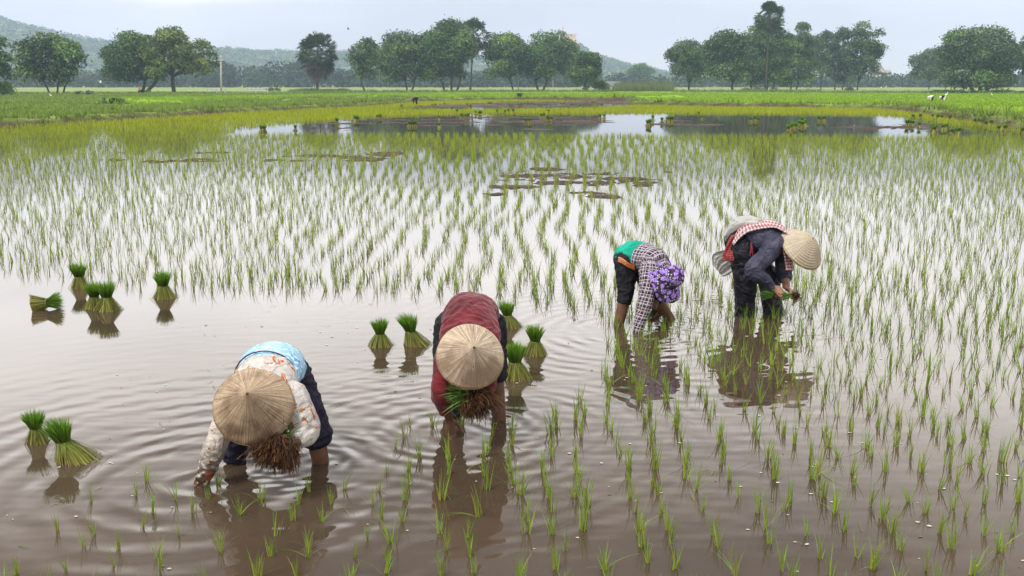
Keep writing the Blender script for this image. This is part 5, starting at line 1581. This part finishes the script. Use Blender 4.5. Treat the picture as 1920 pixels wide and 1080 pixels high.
tr_ = [Loft([(hipc + V((-.035, 0, -.01)), .155, .135), (hipc + V((.06, 0, -.02)), .155, .125)], side=(0, 1, 0)),
       Loft([(lh + V((0, 0, .03)), .125), (lh.lerp(lk, .5) + V((.01, 0, 0)), .118), (lk, .105), (lk.lerp(la, .55), .096), (la + V((0, 0, -.04)), .092)], cap=(True, False)),
       Loft([(rh + V((0, 0, .03)), .12), (rh.lerp(rk, .5), .115), (rk, .102), (rk.lerp(ra, .55), .092), (ra + V((0, 0, -.04)), .088)], cap=(True, False))]
fuse('trousers', tr_, M['nylon'], pr, .007, 2, wr=.017, wsc=(5, 10), seed=31)
jk = [Loft([(hipc + V((.03, 0, .01)), .160, .135), (waist, .155, .130), (waist.lerp(chest, .6), .170, .138), (chest, .178, .135), (chest.lerp(neck, .7), .15, .12), (neck, .085, .085)], side=(0, 1, 0)),
      Loft([(ls + V((-.01, .02, .01)), .098), (ls.lerp(le, .45), .080), (le, .074), (le.lerp(lw, .4), .062), (le.lerp(lw, .8), .048), (lw - (lw - le).normalized() * .015, .043)], cap=(True, False)),
      Loft([(rs_, .09), (rs_.lerp(re_, .5), .075), (re_, .068), (re_.lerp(rw, .45), .055)], cap=(True, False)),
      Loft([(hipc + V((.02, -.13, .02)), .06, .03), (P(1404, 470, 9.34), .055, .022), (P(1407, 486, 9.33), .04, .018)], cap=(True, True))]
fuse('jacket', jk, M['denim'], pr, .007, 2, wr=.017, wsc=(5, 11), seed=32)
# scarf over the back, hanging at the hip and at the neck
up = V((0, 0, 1))
kr = [P(1377, 448, 9.38), P(1387, 432, 9.40), P(1400, 423, 9.42), P(1420, 419.5, 9.42), P(1445, 420, 9.40), P(1464, 426, 9.36), P(1476, 436, 9.33)]
strip('checked_scarf', kr, [V((.035, .10, .04)), V((.03, .11, .05)), V((.01, .12, .035)), V((0, .12, .03)), V((0, .12, .02)), V((0, .12, .03)), V((-.02, .10, .04))], M['krama'], pr, .012, .006, 1, nu=14)
strip('scarf_end', [P(1380, 440, 9.40), P(1373, 455, 9.38), P(1367, 474, 9.36), P(1365, 489, 9.36)], [V((.04, .03, .0)), V((.045, .02, 0)), V((.05, -.02, .0)), V((.055, -.02, 0))], M['redcloth'], pr, .010, .008, 2, nu=14)
strip('scarf_end', [P(1470, 458, 9.22), P(1476, 478, 9.20), P(1480, 500, 9.20), P(1481, 507, 9.20)], [V((.035, .0, .0)), V((.038, .01, 0)), V((.040, 0, .0)), V((.042, 0, 0))], M['krama'], pr, .010, .007, 3, nu=14)
for du in (0, 4):
    mb = MB(); mb.tube([P(1408, 455, 9.30), P(1409 + du * .3, 466, 9.28), P(1406 + du * 1.3, 480, 9.28)], [.007, .008, .006], 6)
    if du == 0: q_ = mb
    else:
        q_.add(mb.v, mb.f)
q_.build('waist_string', M['redcloth'], pr)
strip('plastic_sheet', [P(1368, 456, 9.56), P(1368, 434, 9.55), P(1378, 419, 9.54), P(1395, 413, 9.52), P(1412, 412, 9.50), P(1428, 417, 9.50)],
      [V((.02, .07, .0)), V((.02, .09, .02)), V((0, .10, .02)), V((0, .11, .015)), V((0, .11, .01)), V((0, .08, 0))], M['plastic'], pr, .005, .020, 4, nu=30)
strip('hanging_plastic', [P(1382, 470, 9.62), P(1366, 484, 9.62), P(1352, 496, 9.62), P(1346, 508, 9.62)],
      [V((.05, .02, -.03)), V((.09, .02, -.08)), V((.09, .02, -.10)), V((.05, .02, -.06))], M['plastic'], pr, .004, .016, 5, nu=30)
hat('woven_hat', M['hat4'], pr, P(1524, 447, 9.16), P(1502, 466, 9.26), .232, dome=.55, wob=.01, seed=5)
root_clump(P(1489, 554, 9.18), V((1, -.1, .12)), (.026, .07), 'thin brown handful of rice seedlings between the hands of the straw-hatted man', leafdir=V((-1, -.1, 0)), n=160, leafy=30, seed=8)
root_clump(P(1452, 556, 9.10), V((.6, 0, -.3)), (.018, .03), 'green sprig of rice seedlings below the near hand of the straw-hatted man', leafdir=V((-.6, -.2, .35)), n=20, leafy=40, seed=9)

# ===== tiny far workers
def far_person(u, vb, hpx, face, top, legs, hatm, label, seated=False):
    b0 = G(u, vb, .12); s = hpx * b0.y / FPX / (.80 if not seated else 1.0)
    root = empty('person', b0, label, 'person')
    q = lambda x, y, z: b0 + V((x * face, y, z)) * s
    if not seated:
        hip, ch, nk, hd = q(-.18, 0, .68), q(.12, 0, .66), q(.26, 0, .58), q(.38, 0, .52)
        axx = V((face * .8, -.2, .35)); f3 = V((face * .2, -.1, -.9))
        lg = [(q(-.18, y, .62), q(-.10, y * 1.3, .32), q(-.16, y * 1.6, .0)) for y in (-.09, .09)]
        ar = [(q(.18, -.16, .60), q(.16, -.18, .36), q(.24, -.12, .14)), (q(.18, .16, .60), q(.20, .18, .36), q(.28, .1, .18))]
        tor = [(hip, .15 * s, .14 * s), (ch, .16 * s, .13 * s), (nk, .08 * s, .08 * s)]
    else:
        hip, ch, nk, hd = q(0, 0, .38), q(.06, 0, .66), q(.10, 0, .86), q(.14, 0, 1.0)
        axx = V((face * .1, 0, 1)); f3 = V((face, -.2, 0))
        lg = [(q(0, y, .36), q(.38, y * 1.6, .46), q(.40, y * 1.6, .0)) for y in (-.09, .09)]
        ar = [(q(.08, -.18, .80), q(.16, -.22, .55), q(.34, -.12, .50)), (q(.08, .18, .80), q(.16, .22, .55), q(.34, .1, .5))]
        tor = [(hip, .17 * s, .13 * s), (ch, .17 * s, .12 * s), (nk, .08 * s, .08 * s)]
    B_ = [Loft(tor, side=(0, 1, 0)), Loft([(nk, .06 * s), (hd, .055 * s)])] + head_lofts(hd, axx, f3, s)
    for a, b_, c_ in lg: B_.append(Loft([(a, .085 * s), (b_, .06 * s), (c_, .045 * s), (c_ - V((0, 0, .15 * s)), .04 * s)]))
    for a, b_, c_ in ar: B_ += [Loft([(a, .05 * s), (b_, .042 * s), (c_, .028 * s)])] + hand_lofts(c_, V((.1, 0, -1)), V((1, 0, 0)), V((0, -1, 0)), .6, s)
    fuse('body', B_, M['skin'], root, .02 * s, 1)
    fuse('top', [Loft([(p, a * 1.12, b_ * 1.12) for p, a, b_ in tor], side=(0, 1, 0))] + [Loft([(a, .07 * s), (b_, .06 * s), (b_.lerp(c_, .5), .05 * s)]) for a, b_, c_ in ar], top, root, .022 * s, 2, wr=.02)
    fuse('trousers', [Loft([(hip - V((0, 0, .02)), .18 * s, .15 * s), (hip + V((.03, 0, 0)), .17 * s, .14 * s)], side=(0, 1, 0))] + [Loft([(a, .11 * s), (b_, .09 * s), (c_ + V((0, 0, .1 * s)), .07 * s)]) for a, b_, c_ in lg], legs, root, .022 * s, 2, wr=.02)
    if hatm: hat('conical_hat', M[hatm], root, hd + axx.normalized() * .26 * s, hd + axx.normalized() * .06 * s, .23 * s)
    return root
M['tan'] = smat('faded_orange_shirt', .8, builder=plain((.36, .16, .09), (.46, .24, .14)))
M['whiteshirt'] = smat('white_shirt', .8, builder=plain((.62, .62, .60), (.74, .74, .72)))
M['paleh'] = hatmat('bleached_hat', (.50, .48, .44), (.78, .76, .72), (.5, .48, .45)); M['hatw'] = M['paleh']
far_person(779, 196, 13, -1, M['black'], M['black'], None, 'tiny person all in black bending over on the far mud dyke')
far_person(1746, 190, 10.5, -1, M['whiteshirt'], M['black'], 'hatw', 'left one of two far workers in pale hats bending in the bright field')
far_person(1768, 190, 10.5, -1, M['black'], M['whiteshirt'], 'hatw', 'right one of two far workers in pale hats bending beside the egret')
far_person(261, 177, 15, 1, M['tan'], M['black'], None, 'tiny person in an orange top sitting by the leaning trunk on the left', seated=True)

# ------------------------------------------------------------------ poles, rails, mast, wall
def pole(u, vt, vb, r, label, name='concrete_pole', mt='concrete', cross=True):
    b0 = G(u, vb, .15); top = P(u, vt, b0.y)
    mb = MB(); mb.tube([(b0.x, b0.y, 0), (top.x - .1, b0.y, top.z)], [r, r * .6], 8)
    root = empty(name, b0, label, 'pole')
    mb.build('shaft', M[mt], root, smooth=True)
    if cross:
        mb = MB()
        for dz in (.3, .9):
            mb.box((top.x - .1, b0.y - r, top.z - dz), (.9, .1, .12))
            for sx in (-.38, .38): mb.lathe([(.05, 0), (.07, .06), (.04, .16)], 6, (top.x - .1 + sx, b0.y - r, top.z - dz + .06))
        mb.build('crossarm', M['concrete'], root)
    return root
pole(415, 104, 179, .20, 'tall pale concrete pole beside the left white rail')
pole(972, 126, 170, .16, 'short pale post between the trunks of the middle row', cross=False)
pole(1037, 140, 167, .14, 'thin white post under the wide tree in front of the temple hill', 'post', cross=False)
pole(1133, 140, 166, .16, 'thin pale post beside the bush and the grey wall', 'post', cross=False)
pole(711, 58, 164, .22, 'slim mast showing faintly above the trees right of the lone palm', 'radio_mast', cross=False)
def rail(u0, u1, vt, vb, label, nposts):
    a, b = G(u0, vb, .15), G(u1, vb, .15); b.y = a.y
    h = P(u0, vt, a.y).z
    root = empty('roadside_rail', (a + b) / 2, label, 'railing', 'white rails beside the field track')
    L = b.x - a.x
    for k, z in enumerate((h, h * .62)):
        mb = MB(); mb.box(((a.x + b.x) / 2, a.y - .02 * k, z - .1), (L, .30 if k == 0 else .2, .22 if k == 0 else .14)); mb.build('rail', M['white'], root)
    for k in range(nposts):
        mb = MB(); mb.box((a.x + .15 + (L - .3) * k / (nposts - 1), a.y + .16, h / 2 - .12), (.2, .16, h + .05)); mb.build('post', M['white'], root)
rail(388, 423, 165.5, 175, 'white railing with a flat top beside the concrete pole', 5)
rail(463, 503, 164.5, 175.5, 'greyer white railing right of the concrete pole, half sunk in scrub', 6)
M['greywall'] = mat('grey_wall', (.33, .31, .33), .9, noise=(.4, .8, 1.1))
M['cream'] = mat('cream_wall', (.88, .62, .34), .85, noise=(.2, .8, 1.1))
M['housewall'] = mat('pale_house_wall', (.60, .52, .44), .85, noise=(.2, .8, 1.1))
M['pink'] = mat('pinkish_stone', (.75, .36, .14), .85, noise=(.2, .8, 1.1))
M['dark'] = mat('dark_opening', (.06, .055, .055), .5)
M['roof'] = mat('house_roof', (.42, .40, .38), .8)
a = G(1136, 164.5, .15)
s = a.y / FPX
mb = MB(); mb.box((a.x + 13 * s, a.y, 5.5 * s), (26 * s, .4, 12 * s))
for k in range(7): mb.box((a.x + 26 * s * k / 6, a.y - .3, 6 * s), (.5, .3, 13 * s))
tag(mb.build('boundary_wall', M['greywall']), 'long low grey boundary wall behind the bush', 'wall')

# ------------------------------------------------------------------ hill temple and far house
Y = 2030.0; s = Y / FPX
X = lambda u: P(u, 70, Y).x; Hh = lambda v: P(960, v, Y).z
root = empty('hill_temple', (X(1066), Y, Hh(90)), 'cream temple with a slender pointed spire on top of the central hill', 'temple')
mb = MB()
cx = X(1055.5)
mb.lathe([(4.2 * s, Hh(84)), (4.2 * s, Hh(70)), (3.2 * s, Hh(69)), (3.0 * s, Hh(65)), (2.3 * s, Hh(64)), (1.7 * s, Hh(59)), (1.0 * s, Hh(53)), (.35 * s, Hh(48)), (.1 * s, Hh(46))], 8, (cx, Y, 0))
mb.build('spire', M['pink'], root)
mb = MB(); mb.box((X(1069), Y, (Hh(65) + Hh(80)) / 2), (20 * s, 22, Hh(65) - Hh(80)))
mb.box((X(1069), Y, Hh(64.3)), (22 * s, 24, 1.3 * s)); mb.box((X(1069), Y, Hh(71)), (21 * s, 23, .6 * s))
mb.build('hall', M['cream'], root)
for k in range(4):
    mb = MB(); mb.box((X(1061.5 + k * 5), Y - 11.2, Hh(68)), (2.2 * s, .6, 3.2 * s)); mb.build('window', M['pink'], root)
mb = MB()
for k in range(5):
    mb.box((X(1077 + 2.6 * k), Y - 3 - k, Hh(75 + 2.6 * k)), (5 * s, 12, (3.5 - .2 * k) * s))
    mb.box((X(1077 + 2.6 * k), Y - 3 - k, Hh(72.8 + 2.6 * k)), (5.6 * s, 12.6, .6 * s))
mb.box((X(1066), Y, Hh(85)), (34 * s, 14, 9 * s))
mb.build('terrace', M['cream'], root)
Y = 830.0; s = Y / FPX
X = lambda u: P(u, 140, Y).x; Hh = lambda v: P(960, v, Y).z
root = empty('gabled_house', (X(1655), Y, .2), 'pale gabled house showing above the far woods at the right', 'house')
mb = MB()
x0, x1, zt = X(1638), X(1656), Hh(134)
zr = Hh(124)
mb.add([(x0, Y - 4, 0), (x1, Y - 4, 0), (x1, Y + 4, 0), (x0, Y + 4, 0), (x0, Y - 4, zt), (x1, Y - 4, zt), (x1, Y + 4, zt), (x0, Y + 4, zt), ((x0 + x1) / 2, Y - 4, zr), ((x0 + x1) / 2, Y + 4, zr)],
       [(0, 1, 5, 8, 4), (2, 3, 7, 9, 6), (1, 2, 6, 5), (3, 0, 4, 7)])
mb.box(((X(1656) + X(1668)) / 2, Y + 1, Hh(131) / 2), (12 * s, 7, Hh(131)))
mb.build('wall', M['housewall'], root)
mb = MB()
for sg, xe in ((-1, x0), (1, x1)):
    xm = (x0 + x1) / 2
    mb.add([(xe + sg * .4, Y - 4.5, zt - .2), (xm, Y - 4.5, zr + .1), (xm, Y + 4.5, zr + .1), (xe + sg * .4, Y + 4.5, zt - .2), (xe + sg * .4, Y - 4.5, zt + .1), (xm, Y - 4.5, zr + .4), (xm, Y + 4.5, zr + .4), (xe + sg * .4, Y + 4.5, zt + .1)],
           [(0, 1, 2, 3), (4, 7, 6, 5), (0, 4, 5, 1), (3, 2, 6, 7), (0, 3, 7, 4)])
mb.build('roof', M['roof'], root)
for k in range(2):
    mb = MB(); mb.box((X(1643 + 8 * k), Y - 4.05, Hh(139)), (3 * s, .2, 4 * s)); mb.build('window', M['dark'], root)

# ------------------------------------------------------------------ white birds
M['feather'] = mat('white_feather', (.8, .8, .78), .8)
M['beak'] = mat('beak', (.35, .25, .06), .6)
def egret(u, vb, hpx, flip, label):
    b0 = G(u, vb, .15); s = hpx * b0.y / FPX / .9
    root = empty('egret', b0, label, 'bird', 'white egrets in the fields')
    f_ = -1 if flip else 1
    Pp = lambda x, z, y=0: Vector((b0.x + x * s * f_, b0.y + y * s, b0.z + z * s))
    mb = MB(); mb.tube([Pp(-.30, .34), Pp(-.22, .40), Pp(-.05, .47), Pp(.10, .53), Pp(.15, .60), Pp(.10, .68), Pp(.12, .78), Pp(.17, .86), Pp(.22, .88), Pp(.25, .87)],
                       [.02 * s, .07 * s, .115 * s, .10 * s, .05 * s, .032 * s, .03 * s, .036 * s, .04 * s, .02 * s], 8)
    mb.build('body', M['feather'], root, smooth=True)
    mb = MB(); mb.tube([Pp(.25, .87), Pp(.38, .84)], [.018 * s, .003 * s], 5); mb.build('beak', M['beak'], root)
    for yy in (-.04, .04):
        mb = MB(); mb.tube([Pp(-.02, .42, yy), Pp(-.04, .22, yy), Pp(0, -.05, yy)], [.022 * s, .012 * s, .010 * s], 5); mb.build('leg', M['dark'], root)
egret(1774, 183, 10, False, 'white egret standing just right of the two white-hatted far workers')
egret(1859, 181, 7, True, 'small white egret in the bright field below the huge tree')
egret(95, 183, 8, True, 'white egret below the thin-trunked tree on the left')
egret(1652, 167.5, 6, False, 'left one of two pale egrets standing far behind the bright field')
egret(1661, 166.5, 6, False, 'right one of two pale egrets standing far behind the bright field')
def flyer(u, v, Y, span, label):
    c = P(u, v, Y)
    root = empty('flying_bird', c, label, 'bird')
    mb = MB(); mb.tube([c + Vector((-.22, 0, 0)), c + Vector((-.1, 0, .02)), c + Vector((.1, 0, .02)), c + Vector((.3, 0, -.01))], [.02, .08, .07, .01], 6); mb.build('body', M['feather'] if v > 100 else M['dark'], root, smooth=True)
    for sg in (-1, 1):
        mb = MB()
        y1, y2 = sg * span * .25, sg * span * .5
        v8 = [c + Vector(q) for q in ((-.12, 0, .03), (.12, 0, .03), (.10, y1, .25), (-.14, y1, .25), (-.02, y2, .42), (-.12, y2, .42))]
        v8 += [q - Vector((0, 0, .02)) for q in v8]
        mb.add(v8, [(0, 1, 2, 3), (3, 2, 4, 5), (9, 8, 7, 6), (11, 10, 8, 9), (1, 7, 8, 2), (2, 8, 10, 4), (0, 3, 9, 6), (3, 5, 11, 9)])
        mb.build('wing', M['feather'] if v > 100 else M['dark'], root)
flyer(188, 155, 200, 1.1, 'white bird flying low in front of the dark woods at the left')
flyer(653, 55, 230, 1.2, 'tiny dark bird high in the sky above the slim lacy tree')

# ------------------------------------------------------------------ air
hz = bpy.data.materials.new('haze'); hz.use_nodes = True
t = hz.node_tree; t.nodes.remove(t.nodes['Principled BSDF'])
pv = N(t, 'ShaderNodeVolumePrincipled')
pv.inputs['Color'].default_value = (.56, .72, 1.0, 1)
pv.inputs['Density'].default_value = .00032
pv.inputs['Anisotropy'].default_value = .2
t.links.new(pv.outputs[0], t.nodes['Material Output'].inputs['Volume'])
mb = MB(); mb.box((0, 1200, 87.5), (6000, 2640, 177))
o = mb.build('haze', hz); o['kind'] = 'stuff'; o['label'] = 'pale blue haze filling the air towards the hills'
